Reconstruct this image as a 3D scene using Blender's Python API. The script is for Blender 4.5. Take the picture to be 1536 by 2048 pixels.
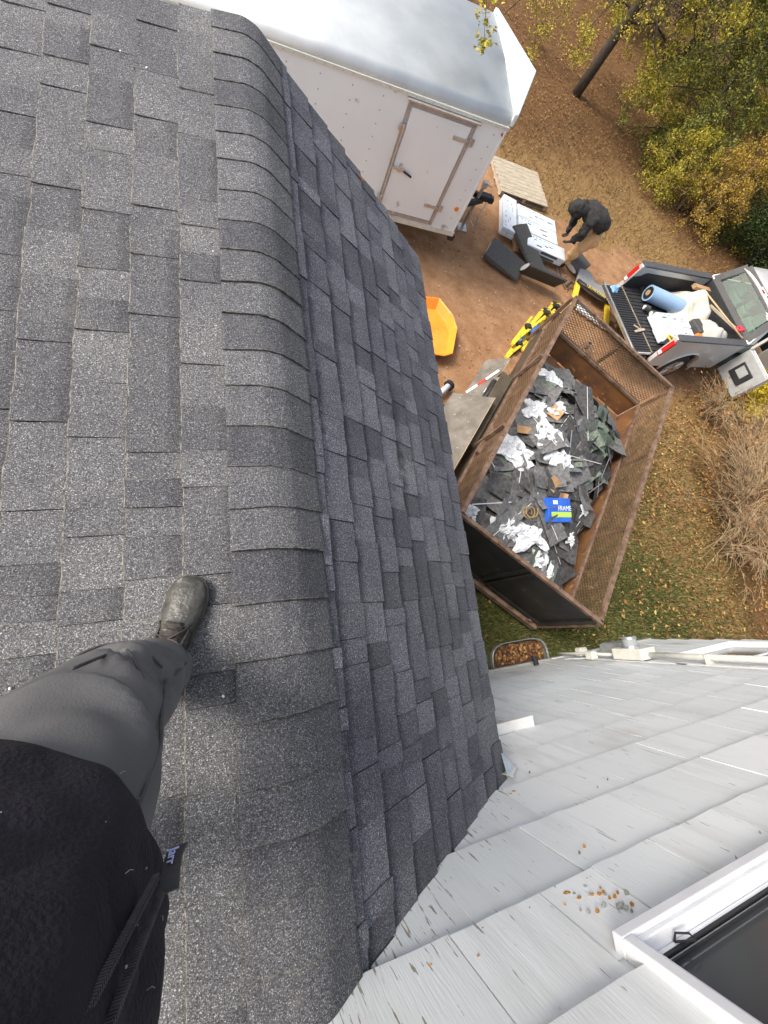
import bpy, bmesh, math, random
import numpy as np
from mathutils import Vector, Matrix, Euler, noise
random.seed(7); np.random.seed(7)
PI = math.pi; V = Vector
for o in list(bpy.data.objects): bpy.data.objects.remove(o)
scene = bpy.context.scene; COL = scene.collection
# ---------------------------------------------------------------- camera
cam = bpy.data.cameras.new('camera'); camo = bpy.data.objects.new('camera', cam); COL.objects.link(camo)
CR = ((0.91889142, -0.11975793, 0.37589439), (-0.01865587, -0.96493680, -0.26181851), (0.39406917, 0.23357015, -0.88890634))
m3 = Matrix(((CR[0][0], -CR[1][0], -CR[2][0]), (CR[0][1], -CR[1][1], -CR[2][1]), (CR[0][2], -CR[1][2], -CR[2][2])))
CAM = V((-.2268, 0, 1.2284))
camo.matrix_world = Matrix.Translation(CAM) @ m3.to_4x4()
cam.sensor_fit = 'HORIZONTAL'; cam.sensor_width = 36; cam.lens = 854.94/1536*36
cam.clip_start = .01; cam.clip_end = 600; scene.camera = camo
# ---------------------------------------------------------------- sky, sun, exposure
SUN_FROM = V((-.63, .24, .72)).normalized()
w = bpy.data.worlds.new('World'); scene.world = w; w.use_nodes = True
nt = w.node_tree; sky = nt.nodes.new('ShaderNodeTexSky'); sky.sky_type = 'NISHITA'; sky.sun_disc = False
sky.sun_elevation = math.asin(SUN_FROM.z); sky.sun_rotation = math.atan2(SUN_FROM.x, SUN_FROM.y)
sky.air_density = 1.0; sky.dust_density = 4.0; sky.ozone_density = .6
bg = nt.nodes['Background']; bg.inputs[1].default_value = .15; hs = nt.nodes.new('ShaderNodeHueSaturation'); hs.inputs['Saturation'].default_value = .62; nt.links.new(sky.outputs[0], hs.inputs['Color']); nt.links.new(hs.outputs[0], bg.inputs[0])   # thin bright cloud greys the blue
sl = bpy.data.lights.new('sun', 'SUN'); sl.energy = 1.75; sl.angle = math.radians(20); sl.color = (1, .93, .83)
so = bpy.data.objects.new('sun', sl); COL.objects.link(so); so.location = (-8, 5, 12)
so.rotation_euler = SUN_FROM.to_track_quat('Z', 'Y').to_euler()
vs = scene.view_settings; vs.view_transform = 'Standard'; vs.look = 'None'; vs.gamma = 1; vs.exposure = 0.86; vs.use_curve_mapping = False

# ---------------------------------------------------------------- helpers
WM = {}
def gz(x, y): return -3.87-.055*(min(max(y, -.9), 14)+.9)
def reg(o, parent=None, M=None):
    COL.objects.link(o)
    if M is None: M = Matrix()
    if parent is not None:
        o.parent = parent; WM[o] = WM[parent] @ M
    else: WM[o] = M
    o.matrix_basis = M
    return o
def tag(o, label=None, cat=None, group=None, kind=None):
    if label: o['label'] = label
    if cat: o['category'] = cat
    if group: o['group'] = group
    if kind: o['kind'] = kind
    return o
def empty(name, loc, rz=0, label=None, cat=None, group=None, rot=None):
    o = bpy.data.objects.new(name, None); o.empty_display_size = .1
    M = Matrix.Translation(V(loc)) @ (rot if rot is not None else Matrix.Rotation(rz, 4, 'Z'))
    return tag(reg(o, None, M), label, cat, group)
def frame(p0, p1, up=(0, 0, 1)):
    d = (V(p1)-V(p0)).normalized(); u = V(up)
    if abs(d.dot(u)) > .98: u = V((0, 1, 0)) if abs(d.y) < .9 else V((1, 0, 0))
    s = d.cross(u).normalized(); u2 = s.cross(d)
    return d, s, u2
class MB:
    def __init__(s): s.v = []; s.f = []; s.mi = []; s.cur = 0
    def add(s, vs, fs):
        b = len(s.v); s.v += [tuple(v) for v in vs]
        for q in fs: s.f.append([b+i for i in q]); s.mi.append(s.cur)
        return s
    def box(s, c, d, M=None):
        c = V(c); x, y, z = d[0]/2, d[1]/2, d[2]/2
        p = [V((sx*x, sy*y, sz*z)) for sx in (-1, 1) for sy in (-1, 1) for sz in (-1, 1)]
        if M is not None: p = [M @ q for q in p]
        return s.add([c+q for q in p], [(0, 1, 3, 2), (4, 6, 7, 5), (0, 4, 5, 1), (2, 3, 7, 6), (0, 2, 6, 4), (1, 5, 7, 3)])
    def bar(s, p0, p1, w, h, up=(0, 0, 1)):
        p0, p1 = V(p0), V(p1); d, a, b = frame(p0, p1, up); vs = []
        for p in (p0, p1):
            for i, j in ((-1, -1), (1, -1), (1, 1), (-1, 1)): vs.append(p+a*(i*w/2)+b*(j*h/2))
        return s.add(vs, [(3, 2, 1, 0), (4, 5, 6, 7), (0, 1, 5, 4), (1, 2, 6, 5), (2, 3, 7, 6), (3, 0, 4, 7)])
    def tube(s, pts, r, n=8, cap=True, sq=1.0, up=(0, 0, 1)):
        pts = [V(p) for p in pts]; k = len(pts)
        rr = r if isinstance(r, (list, tuple)) else [r]*k
        vs = []; fs = []; pa = None
        for i, p in enumerate(pts):
            d = (pts[min(i+1, k-1)]-pts[max(i-1, 0)]).normalized()
            if pa is None: _, a, b = frame(p, p+d, up)
            else:
                a = (pa-d*pa.dot(d)).normalized(); b = a.cross(d)*-1
                b = d.cross(a)*-1
            pa = a; b = a.cross(d)
            for j in range(n):
                t = 2*PI*j/n; vs.append(p+a*(rr[i]*math.cos(t))+b*(rr[i]*sq*math.sin(t)))
        for i in range(k-1):
            for j in range(n):
                j2 = (j+1) % n; fs.append((i*n+j, i*n+j2, (i+1)*n+j2, (i+1)*n+j))
        if cap: fs.append(tuple(reversed(range(n)))); fs.append(tuple((k-1)*n+j for j in range(n)))
        return s.add(vs, fs)
    def cyl(s, p0, p1, r, n=16): return s.tube([p0, p1], r, n)
    def rings(s, rs, cap=True):
        n = len(rs[0]); vs = [p for r in rs for p in r]; fs = []
        for i in range(len(rs)-1):
            for j in range(n):
                j2 = (j+1) % n; fs.append((i*n+j, i*n+j2, (i+1)*n+j2, (i+1)*n+j))
        if cap: fs.append(tuple(reversed(range(n)))); fs.append(tuple((len(rs)-1)*n+j for j in range(n)))
        return s.add(vs, fs)
    def prism(s, poly, T, h0, h1):
        n = len(poly); vs = [T(x, y, h0) for x, y in poly]+[T(x, y, h1) for x, y in poly]
        fs = [tuple(reversed(range(n))), tuple(range(n, 2*n))]+[(i, (i+1) % n, n+(i+1) % n, n+i) for i in range(n)]
        return s.add(vs, fs)
    def grid(s, nx, ny, fn, wrapx=False):
        vs = [fn(i/(nx-1), j/(ny-1)) for j in range(ny) for i in range(nx)]
        return s.add(vs, [(j*nx+i, j*nx+i+1, (j+1)*nx+i+1, (j+1)*nx+i) for j in range(ny-1) for i in range(nx-1)])
    def mesh(s, mats, smooth=False):
        me = bpy.data.meshes.new('m'); me.from_pydata(s.v, [], s.f)
        for m in (mats if isinstance(mats, (list, tuple)) else [mats]): me.materials.append(m)
        if any(s.mi): me.polygons.foreach_set('material_index', s.mi)
        me.validate(); 
        bm = bmesh.new(); bm.from_mesh(me); bmesh.ops.recalc_face_normals(bm, faces=bm.faces); bm.to_mesh(me); bm.free()
        if smooth:
            me.polygons.foreach_set('use_smooth', [True]*len(me.polygons))
        me.update(); return me
    def build(s, name, mats, parent=None, world=False, smooth=False, bevel=0, subd=0, solid=0, label=None, cat=None, group=None, kind=None):
        """parent given: verts in parent space (or world space when world). no parent: verts in world space, origin moved to the base"""
        if parent is not None and world:
            Mi = WM[parent].inverted(); s.v = [tuple(Mi @ V(p)) for p in s.v]
        M = Matrix()
        if parent is None:
            a = np.array(s.v); c = V(((a[:, 0].min()+a[:, 0].max())/2, (a[:, 1].min()+a[:, 1].max())/2, a[:, 2].min()))
            s.v = [tuple(V(p)-c) for p in s.v]; M = Matrix.Translation(c)
        o = bpy.data.objects.new(name, s.mesh(mats, smooth)); o.data.name = name
        reg(o, parent, M)
        if solid: q = o.modifiers.new('t', 'SOLIDIFY'); q.thickness = solid; q.offset = 0
        if bevel: q = o.modifiers.new('b', 'BEVEL'); q.width = bevel; q.segments = 2; q.limit_method = 'ANGLE'
        if subd: q = o.modifiers.new('s', 'SUBSURF'); q.levels = subd; q.render_levels = subd
        return tag(o, label, cat, group, kind)
def inst(name, me, M, parent=None, **k):
    """an object sharing mesh data, placed by a world matrix"""
    o = bpy.data.objects.new(name, me)
    reg(o, parent, (WM[parent].inverted() @ M) if parent is not None else M)
    return tag(o, k.get('label'), k.get('cat'), k.get('group'), k.get('kind'))
def copy_tree(o, M):
    """copy of a thing (with its parts) at world matrix M"""
    def rec(a, parent):
        c = a.copy(); COL.objects.link(c); c.parent = parent
        if parent is None: WM[c] = M; c.matrix_basis = M
        else: WM[c] = WM[parent] @ a.matrix_basis; c.matrix_basis = a.matrix_basis.copy()
        for ch in [q for q in WM if q.parent == a]: rec(ch, c)
        return c
    return rec(o, None)
def text_mesh(txt, size, mat, extr=.001):
    cu = bpy.data.curves.new('t', 'FONT'); cu.body = txt; cu.size = size; cu.extrude = extr; cu.align_x = 'CENTER'; cu.align_y = 'CENTER'
    o = bpy.data.objects.new('t', cu); COL.objects.link(o); bpy.context.view_layer.update()
    me = bpy.data.meshes.new_from_object(o.evaluated_get(bpy.context.evaluated_depsgraph_get()))
    bpy.data.objects.remove(o); me.materials.clear(); me.materials.append(mat); return me
def axes(o, x, y, z):
    m = Matrix((V(x), V(y), V(z))).transposed().to_4x4(); m.translation = V(o); return m

# ---------------------------------------------------------------- materials
def srgb(r, g, b):
    f = lambda c: (c/255/12.92 if c/255 <= .04045 else ((c/255+.055)/1.055)**2.4)
    return (f(r), f(g), f(b))
def mat(name, c, c2=None, sc=6, rough=.7, bump=0, bsc=None, metal=0, stretch=None, coord='Object', det=4, spec=.4, lo=.35, hi=.65, island=None, speck=None, alpha=None, trans=0, sub=0):
    m = bpy.data.materials.new(name); m.use_nodes = True; nt = m.node_tree; N = nt.nodes; L = nt.links
    b = N['Principled BSDF']; b.inputs['Roughness'].default_value = rough; b.inputs['Metallic'].default_value = metal
    b.inputs['Specular IOR Level'].default_value = spec
    if trans: b.inputs['Transmission Weight'].default_value = trans
    vec = None
    if coord == 'Position': vec = N.new('ShaderNodeNewGeometry').outputs['Position']
    else: vec = N.new('ShaderNodeTexCoord').outputs[coord]
    if stretch:
        mp = N.new('ShaderNodeMapping'); mp.inputs['Scale'].default_value = stretch; L.new(vec, mp.inputs[0]); vec = mp.outputs[0]
    col = None
    if island:
        g = N.new('ShaderNodeNewGeometry'); r = N.new('ShaderNodeValToRGB'); L.new(g.outputs['Random Per Island'], r.inputs[0])
        e = r.color_ramp.elements
        for i, (p, cc) in enumerate(island):
            q = e[i] if i < 2 else e.new(p)
            q.position = p; q.color = (*cc, 1)
        col = r.outputs[0]
    elif c2 is not None:
        n = N.new('ShaderNodeTexNoise'); n.inputs['Scale'].default_value = sc; n.inputs['Detail'].default_value = det; L.new(vec, n.inputs['Vector'])
        r = N.new('ShaderNodeValToRGB'); r.color_ramp.elements[0].position = lo; r.color_ramp.elements[1].position = hi
        r.color_ramp.elements[0].color = (*c, 1); r.color_ramp.elements[1].color = (*c2, 1)
        L.new(n.outputs[0], r.inputs[0]); col = r.outputs[0]
    else: b.inputs['Base Color'].default_value = (*c, 1)
    if speck:   # (colour, scale, threshold): spots with a shape of their own
        cc, ssc, th = speck
        n = N.new('ShaderNodeTexNoise'); n.inputs['Scale'].default_value = ssc; n.inputs['Detail'].default_value = 5; L.new(vec, n.inputs['Vector'])
        mr = N.new('ShaderNodeMapRange'); mr.inputs[1].default_value = th; mr.inputs[2].default_value = th+.06; L.new(n.outputs[0], mr.inputs[0])
        mx = N.new('ShaderNodeMix'); mx.data_type = 'RGBA'; L.new(mr.outputs[0], mx.inputs[0])
        if col is not None: L.new(col, mx.inputs[6])
        else: mx.inputs[6].default_value = (*c, 1)
        mx.inputs[7].default_value = (*cc, 1); col = mx.outputs[2]
    if col is not None: L.new(col, b.inputs['Base Color'])
    if bump:
        n = N.new('ShaderNodeTexNoise'); n.inputs['Scale'].default_value = bsc or sc*3; n.inputs['Detail'].default_value = 5; L.new(vec, n.inputs['Vector'])
        bp = N.new('ShaderNodeBump'); bp.inputs['Strength'].default_value = bump; bp.inputs['Distance'].default_value = .02
        L.new(n.outputs[0], bp.inputs['Height']); L.new(bp.outputs[0], b.inputs['Normal'])
    if sub: 
        b.inputs['Subsurface Weight'].default_value = 0
    return m
def shingle_mat(name, dark, light, tint, band, stain=None, island=False, bdark=.62):
    """asphalt shingle: mineral granules, one tone per piece, a printed dark band on some pieces"""
    m = bpy.data.materials.new(name); m.use_nodes = True; nt = m.node_tree; N = nt.nodes; L = nt.links; b = N['Principled BSDF']
    b.inputs['Roughness'].default_value = .82; b.inputs['Specular IOR Level'].default_value = .35
    P = N.new('ShaderNodeNewGeometry').outputs['Position']; oi = N.new('ShaderNodeObjectInfo')
    def noise(sc, det=2, rough=.6):
        n = N.new('ShaderNodeTexNoise'); n.inputs['Scale'].default_value = sc; n.inputs['Detail'].default_value = det; n.inputs['Roughness'].default_value = rough
        L.new(P, n.inputs['Vector']); return n.outputs[0]
    def ramp(i, els):
        r = N.new('ShaderNodeValToRGB'); L.new(i, r.inputs[0]); e = r.color_ramp.elements
        for k, (p, c) in enumerate(els):
            q = e[k] if k < 2 else e.new(p)
            q.position = p; q.color = (*c, 1)
        return r.outputs[0]
    def mix(mode, f, a, bb):
        x = N.new('ShaderNodeMix'); x.data_type = 'RGBA'; x.blend_type = mode
        if isinstance(f, float): x.inputs[0].default_value = f
        else: L.new(f, x.inputs[0])
        for s, q in ((6, a), (7, bb)):
            if isinstance(q, tuple): x.inputs[s].default_value = (*q, 1)
            else: L.new(q, x.inputs[s])
        return x.outputs[2]
    g1 = noise(330, 2); gran = ramp(g1, [(.36, (.42, .42, .43)), (.5, (1, 1, 1)), (.60, (1.35, 1.35, 1.35)), (.68, (4.2, 4.2, 4.1))])
    g2 = noise(150, 2); gran2 = ramp(g2, [(.40, (.72, .72, .73)), (.60, (1.25, 1.25, 1.24))])
    rnd = N.new('ShaderNodeNewGeometry').outputs['Random Per Island'] if island else oi.outputs['Random']
    tone = ramp(rnd, [(0, dark), (.5, tuple((x+y)/2 for x, y in zip(dark, light))), (1, light)])
    big = ramp(noise(3.0, 4), [(.35, (.82, .82, .84)), (.65, (1.14, 1.13, 1.1))])
    c = mix('MULTIPLY', 1.0, tone, gran); c = mix('MULTIPLY', 1.0, c, gran2); c = mix('MULTIPLY', 1.0, c, big)
    if band and not island:
        tc = N.new('ShaderNodeTexCoord'); sp = N.new('ShaderNodeSeparateXYZ'); L.new(tc.outputs['Generated'], sp.inputs[0])
        mr = N.new('ShaderNodeMapRange'); mr.interpolation_type = 'SMOOTHSTEP'; mr.inputs[1].default_value = .50; mr.inputs[2].default_value = .30; L.new(sp.outputs[0], mr.inputs[0])
        th = N.new('ShaderNodeMath'); th.operation = 'LESS_THAN'; th.inputs[1].default_value = band; L.new(rnd, th.inputs[0])
        mu = N.new('ShaderNodeMath'); mu.operation = 'MULTIPLY'; L.new(mr.outputs[0], mu.inputs[0]); L.new(th.outputs[0], mu.inputs[1])
        c = mix('MULTIPLY', mu.outputs[0], c, (bdark, bdark, bdark+.02))
    # scuffs and dust with their own shape
    du = N.new('ShaderNodeMapRange'); du.inputs[1].default_value = .60; du.inputs[2].default_value = .74; L.new(noise(7, 6, .7), du.inputs[0])
    c = mix('MIX', du.outputs[0], c, tint)
    if stain:   # old tar smear with a shape of its own
        x0, sx, y0, sy = stain; sp = N.new('ShaderNodeSeparateXYZ'); L.new(P, sp.inputs[0]); acc = None
        for o_, c0, s0 in ((0, x0, sx), (1, y0, sy)):
            a = N.new('ShaderNodeMath'); a.operation = 'SUBTRACT'; L.new(sp.outputs[o_], a.inputs[0]); a.inputs[1].default_value = c0
            d = N.new('ShaderNodeMath'); d.operation = 'DIVIDE'; L.new(a.outputs[0], d.inputs[0]); d.inputs[1].default_value = s0
            q = N.new('ShaderNodeMath'); q.operation = 'MULTIPLY'; L.new(d.outputs[0], q.inputs[0]); L.new(d.outputs[0], q.inputs[1])
            if acc is None: acc = q.outputs[0]
            else: ad = N.new('ShaderNodeMath'); L.new(acc, ad.inputs[0]); L.new(q.outputs[0], ad.inputs[1]); acc = ad.outputs[0]
        nz = N.new('ShaderNodeMath'); nz.operation = 'MULTIPLY_ADD'; L.new(noise(9, 5, .7), nz.inputs[0]); nz.inputs[1].default_value = 2.6; L.new(acc, nz.inputs[2])
        r = N.new('ShaderNodeMapRange'); r.inputs[1].default_value = 1.75; r.inputs[2].default_value = 1.15; r.inputs[4].default_value = .75; L.new(nz.outputs[0], r.inputs[0])
        c = mix('MIX', r.outputs[0], c, (.022, .022, .024))
    L.new(c, b.inputs['Base Color'])
    bp = N.new('ShaderNodeBump'); bp.inputs['Strength'].default_value = .7; bp.inputs['Distance'].default_value = .0025
    L.new(g1, bp.inputs['Height']); L.new(bp.outputs[0], b.inputs['Normal'])
    return m
LA_ = ((.078, .079, .084), (.116, .116, .120), (.12, .118, .108), .42); RA_ = ((.064, .065, .076), (.126, .129, .145), (.055, .055, .06), .8, (.64, .075, .78, .55))
M_shL = shingle_mat('shingle_left', *LA_, bdark=.72); M_shLf = shingle_mat('shingle_left_field', *LA_, island=True); M_shRf = shingle_mat('shingle_right_field', *RA_, island=True)
M_shR = shingle_mat('shingle_right', *RA_)
M_cap = shingle_mat('cap_shingle', (.052, .053, .060), (.108, .109, .114), (.11, .108, .098), 0)
M_edge = mat('shingle_edge', (.05, .048, .044), (.26, .24, .20), 60, .9, coord='Position')
M_edgeC = mat('cap_edge', (.03, .03, .03), (.15, .142, .125), 70, .9, coord='Position')
M_edgeD = mat('shingle_edge_dark', (.02, .02, .022), (.06, .06, .062), 60, .9, coord='Position')
M_deck = mat('roof_deck', (.03, .03, .032), (.05, .05, .05), 20, .9)
def wall_mat():
    """white paint on cedar: vertical grain, hairline cracks, peeling and grey weathering in patches"""
    m = bpy.data.materials.new('white_painted_cedar'); m.use_nodes = True; nt = m.node_tree; N = nt.nodes; L = nt.links; b = N['Principled BSDF']
    b.inputs['Roughness'].default_value = .55
    P = N.new('ShaderNodeNewGeometry').outputs['Position']; oi = N.new('ShaderNodeObjectInfo')
    def noise(scl, det=4, sc=1.0):
        mp = N.new('ShaderNodeMapping'); mp.inputs['Scale'].default_value = scl; L.new(P, mp.inputs[0])
        n = N.new('ShaderNodeTexNoise'); n.inputs['Scale'].default_value = sc; n.inputs['Detail'].default_value = det; L.new(mp.outputs[0], n.inputs['Vector']); return n.outputs[0]
    def rng(i, a, bb, lo=0., hi=1.):
        r = N.new('ShaderNodeMapRange'); L.new(i, r.inputs[0])
        for k, q in zip((1, 2, 3, 4), (a, bb, lo, hi)): r.inputs[k].default_value = q
        return r.outputs[0]
    def math_(op, a, bb):
        q = N.new('ShaderNodeMath'); q.operation = op
        for k, z in enumerate((a, bb)):
            if isinstance(z, float): q.inputs[k].default_value = z
            else: L.new(z, q.inputs[k])
        return q.outputs[0]
    def mix(f, a, bb):
        x = N.new('ShaderNodeMix'); x.data_type = 'RGBA'; L.new(f, x.inputs[0])
        for s, q in ((6, a), (7, bb)):
            if isinstance(q, tuple): x.inputs[s].default_value = (*q, 1)
            else: L.new(q, x.inputs[s])
        return x.outputs[2]
    c = mix(rng(oi.outputs['Random'], 0, 1), (.62, .65, .655), (.72, .74, .74))
    c = mix(rng(noise((14, 14, 2.0), 5), .50, .72, 0, .3), c, (.40, .41, .40))       # grey streaks
    c = mix(rng(noise((2.2, 2.2, 1.4), 4), .60, .75, 0, .5), c, (.38, .36, .33))        # blotches of dirt
    grain = noise((160, 160, 5), 3)
    # peeling strongest next to the roof: mask by place on the wall
    sp = N.new('ShaderNodeSeparateXYZ'); L.new(P, sp.inputs[0])
    u = math_('ADD', sp.outputs[0], math_('MULTIPLY', sp.outputs[2], 1.1))
    near = math_('MULTIPLY', rng(u, .50, -.10, 0, 1), rng(sp.outputs[2], -1.6, -.6, 0, 1))
    th = math_('SUBTRACT', .66, math_('MULTIPLY', near, .11))
    pe = math_('GREATER_THAN', math_('ADD', math_('MULTIPLY', noise((120, 120, 7), 4), .75), math_('MULTIPLY', noise((9, 9, 9), 4), .25)), th)
    c = mix(pe, c, mix(noise((40, 40, 40), 2), (.16, .13, .10), (.36, .33, .30)))
    L.new(c, b.inputs['Base Color'])
    bp = N.new('ShaderNodeBump'); bp.inputs['Strength'].default_value = .35; bp.inputs['Distance'].default_value = .003
    L.new(math_('SUBTRACT', grain, math_('MULTIPLY', pe, .6)), bp.inputs['Height']); L.new(bp.outputs[0], b.inputs['Normal'])
    return m
M_wall = wall_mat()
M_sheath = mat('wall_sheathing', (.12, .10, .08))
M_trimw = mat('white_vinyl', (.74, .75, .77), (.66, .67, .69), 5, .35)
M_trimold = mat('white_trim_chipped', (.72, .72, .70), (.66, .66, .63), 9, .5, speck=((.25, .2, .15), 30, .64))
M_glass = mat('window_glass', (.075, .08, .085), rough=.14, spec=.8)
M_dark = mat('dark_rubber', (.018, .018, .02), rough=.6)
M_galv = mat('galvanised', (.45, .47, .48), (.6, .62, .63), 14, .38, metal=.8)
M_flash = mat('blue_grey_flashing', (.35, .42, .50), (.55, .60, .66), 20, .35, metal=.5)
M_meterg = mat('meter_glass', (.30, .32, .33), rough=.15, spec=.8)
M_cream = mat('cream_paint', (.66, .66, .60), (.58, .58, .52), 9, .45)
M_grbox = mat('grey_plastic', (.24, .25, .25), (.30, .30, .30), 20, .5)
M_lich = mat('orange_lichen', (.42, .20, .03), (.28, .13, .03), 60, .9, bump=.5)
M_lichg = mat('grey_lichen', (.22, .23, .21), (.35, .36, .33), 60, .9, bump=.5)
# ================================================================ GROUND
DRIVE = [(6.2, 10.6), (6.5, 9.2), (6.9, 8.5), (7.95, 8.6), (8.8, 7.9), (9.6, 8.3), (10.5, 8.0), (12.5, 6.95), (15.3, 6.9), (19, 7.5), (19, 4.6), (13.5, 4.4), (11.1, 4.4), (9.15, 3.8), (7.06, 2.5), (5.3, 1.5), (3.8, .55), (2.6, .3), (-3, .3), (-3, 10.6)]
def poly_sd(px, py, poly):
    d = np.full(px.shape, 1e9); ins = np.zeros(px.shape, bool); n = len(poly)
    for i in range(n):
        ax, ay = poly[i]; bx, by = poly[(i+1) % n]; ex, ey = bx-ax, by-ay
        t = np.clip(((px-ax)*ex+(py-ay)*ey)/(ex*ex+ey*ey), 0, 1)
        d = np.minimum(d, np.hypot(px-ax-ex*t, py-ay-ey*t))
        c = ((ay > py) != (by > py)) & (px < (bx-ax)*(py-ay)/(by-ay+1e-12)+ax); ins ^= c
    return np.where(ins, d, -d)
def lin(a, b, x): return np.clip((x-a)/(b-a), 0, 1)
def zones(x, y):
    """what grows or lies where: bare dirt, green lawn by the house, leaf litter under trees"""
    dr = lin(-.35, .35, poly_sd(x, y, DRIVE))
    gr = lin(2.6, -.2, y)*lin(9.5, 6.0, x)
    li = np.clip(lin(8.5, 12.5, y-.25*(x-8)) + lin(11.2, 13.5, x)*lin(6.5, 9, y) + .9*lin(8.2, 9.6, x)*lin(3.4, 2.2, y), 0, 1)
    return dr, gr, li
def axis(a, b, step, far): 
    return np.concatenate([[-far, -far/4], np.arange(a, b, step), [far/4, far]])
gx = axis(-4, 26, .14, 260); gy = axis(-5, 30, .14, 260)
X, Y = np.meshgrid(gx, gy); nx, ny = len(gx), len(gy)
Z = -3.87-.055*(np.clip(Y, -.9, 14)+.9)
bumpz = np.array([noise.noise(V((a*.9, b*.9, 0)))*.02+noise.noise(V((a*4, b*4, 3)))*.008 for a, b in zip(X.ravel(), Y.ravel())]).reshape(X.shape)
Z = Z+bumpz*(np.abs(X) < 40)-.012
idx = np.arange(nx*ny).reshape(ny, nx)
faces = np.stack([idx[:-1, :-1], idx[:-1, 1:], idx[1:, 1:], idx[1:, :-1]], -1).reshape(-1, 4)
me = bpy.data.meshes.new('ground'); me.from_pydata(np.stack([X.ravel(), Y.ravel(), Z.ravel()], 1).tolist(), [], faces.tolist())
dr, gr, li = zones(X.ravel(), Y.ravel())
at = me.color_attributes.new('zones', 'FLOAT_COLOR', 'POINT')
at.data.foreach_set('color', np.stack([dr, gr, li, np.ones_like(dr)], 1).astype(np.float32).ravel())
me.polygons.foreach_set('use_smooth', [True]*len(me.polygons))
def ground_mat():
    m = bpy.data.materials.new('ground'); m.use_nodes = True; nt = m.node_tree; N = nt.nodes; L = nt.links; b = N['Principled BSDF']
    b.inputs['Roughness'].default_value = .95; b.inputs['Specular IOR Level'].default_value = .2
    P = N.new('ShaderNodeNewGeometry').outputs['Position']
    a = N.new('ShaderNodeAttribute'); a.attribute_name = 'zones'; sp = N.new('ShaderNodeSeparateColor'); L.new(a.outputs['Color'], sp.inputs[0])
    def noise(sc, det=5, r=.6):
        n = N.new('ShaderNodeTexNoise'); n.inputs['Scale'].default_value = sc; n.inputs['Detail'].default_value = det; n.inputs['Roughness'].default_value = r; L.new(P, n.inputs['Vector']); return n.outputs[0]
    def ramp(i, els):
        r = N.new('ShaderNodeValToRGB'); L.new(i, r.inputs[0]); e = r.color_ramp.elements
        for k, (p, c) in enumerate(els):
            q = e[k] if k < 2 else e.new(p)
            q.position = p; q.color = (*c, 1)
        return r.outputs[0]
    def ma(op, x, y):
        q = N.new('ShaderNodeMath'); q.operation = op
        for k, z in enumerate((x, y)):
            if isinstance(z, float): q.inputs[k].default_value = z
            else: L.new(z, q.inputs[k])
        return q.outputs[0]
    def mask(ch, amt, a0, a1):
        s = ma('ADD', ch, ma('MULTIPLY', ma('SUBTRACT', noise(2.3, 6, .65), .5), amt))
        r = N.new('ShaderNodeMapRange'); r.interpolation_type = 'SMOOTHSTEP'; r.inputs[1].default_value = a0; r.inputs[2].default_value = a1; L.new(s, r.inputs[0]); return r.outputs[0]
    def mix(f, x, y, mode='MIX'):
        q = N.new('ShaderNodeMix'); q.data_type = 'RGBA'; q.blend_type = mode
        if isinstance(f, float): q.inputs[0].default_value = f
        else: L.new(f, q.inputs[0])
        L.new(x, q.inputs[6]); L.new(y, q.inputs[7]); return q.outputs[2]
    fine = noise(38, 6, .75)
    dry = ramp(fine, [(.25, (.10, .055, .022)), (.45, (.23, .135, .055)), (.6, (.34, .21, .088)), (.78, (.46, .31, .15))])
    green = ramp(fine, [(.28, (.030, .040, .012)), (.5, (.085, .092, .028)), (.7, (.18, .16, .06))])
    litter = ramp(noise(24, 7, .8), [(.25, (.050, .027, .012)), (.5, (.14, .074, .030)), (.75, (.29, .16, .07))])
    dirt = ramp(noise(3.2, 8, .72), [(.25, (.225, .118, .058)), (.5, (.345, .192, .100)), (.72, (.45, .278, .158))])
    grit = ramp(noise(160, 3, .7), [(.3, (.62, .6, .58)), (.55, (1, 1, 1)), (.68, (1.2, 1.2, 1.2)), (.76, (2.0, 1.9, 1.8))])
    dirt = mix(1.0, dirt, grit, 'MULTIPLY')
    c = mix(mask(sp.outputs[1], .9, .35, .75), dry, green)
    c = mix(mask(sp.outputs[2], 1.0, .3, .8), c, litter)
    c = mix(mask(sp.outputs[0], .8, .36, .62), c, dirt)
    L.new(c, b.inputs['Base Color'])
    bp = N.new('ShaderNodeBump'); bp.inputs['Strength'].default_value = .6; bp.inputs['Distance'].default_value = .03
    L.new(fine, bp.inputs['Height']); L.new(bp.outputs[0], b.inputs['Normal'])
    return m
me.materials.append(ground_mat())
go = bpy.data.objects.new('ground', me); reg(go); tag(go, 'sloping yard of red dirt, dry grass and leaf litter', 'ground', kind='structure')

# ================================================================ WING WITH THE SHINGLED ROOF
PR, PL, YW, YR = .6325, .1701, -.8818, 2.397
def onR(s, y, h=0): return V((s*math.cos(PR)+h*math.sin(PR), y, -s*math.sin(PR)+h*math.cos(PR)))
def onL(s, y, h=0): return V((-s*math.cos(PL)-h*math.sin(PL), y, -s*math.sin(PL)+h*math.cos(PL)))
SE = 1.494; SLF = 3.6
wing = empty('house_wing', (0, .75, gz(0, .75)), 0, 'low wing of the house with a grey asphalt shingle roof the photographer stands on', 'building')
mb = MB()
for fn, S in ((onR, SE-.015), (onL, SLF)):
    vs = [fn(s, y, h) for s in (0, S) for y in (YW-.3, YR-.012) for h in (-.03, -.006)]
    mb.add(vs, [(0, 1, 3, 2), (4, 6, 7, 5), (0, 4, 5, 1), (2, 3, 7, 6), (0, 2, 6, 4), (1, 5, 7, 3)])
mb.build('roof_deck', M_deck, wing, world=True)
mb = MB()   # eave and rake boards with metal drip edge
mb.bar(onR(SE-.02, YW+.02, -.09), onR(SE-.02, YR-.02, -.09), .025, .14)
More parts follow.
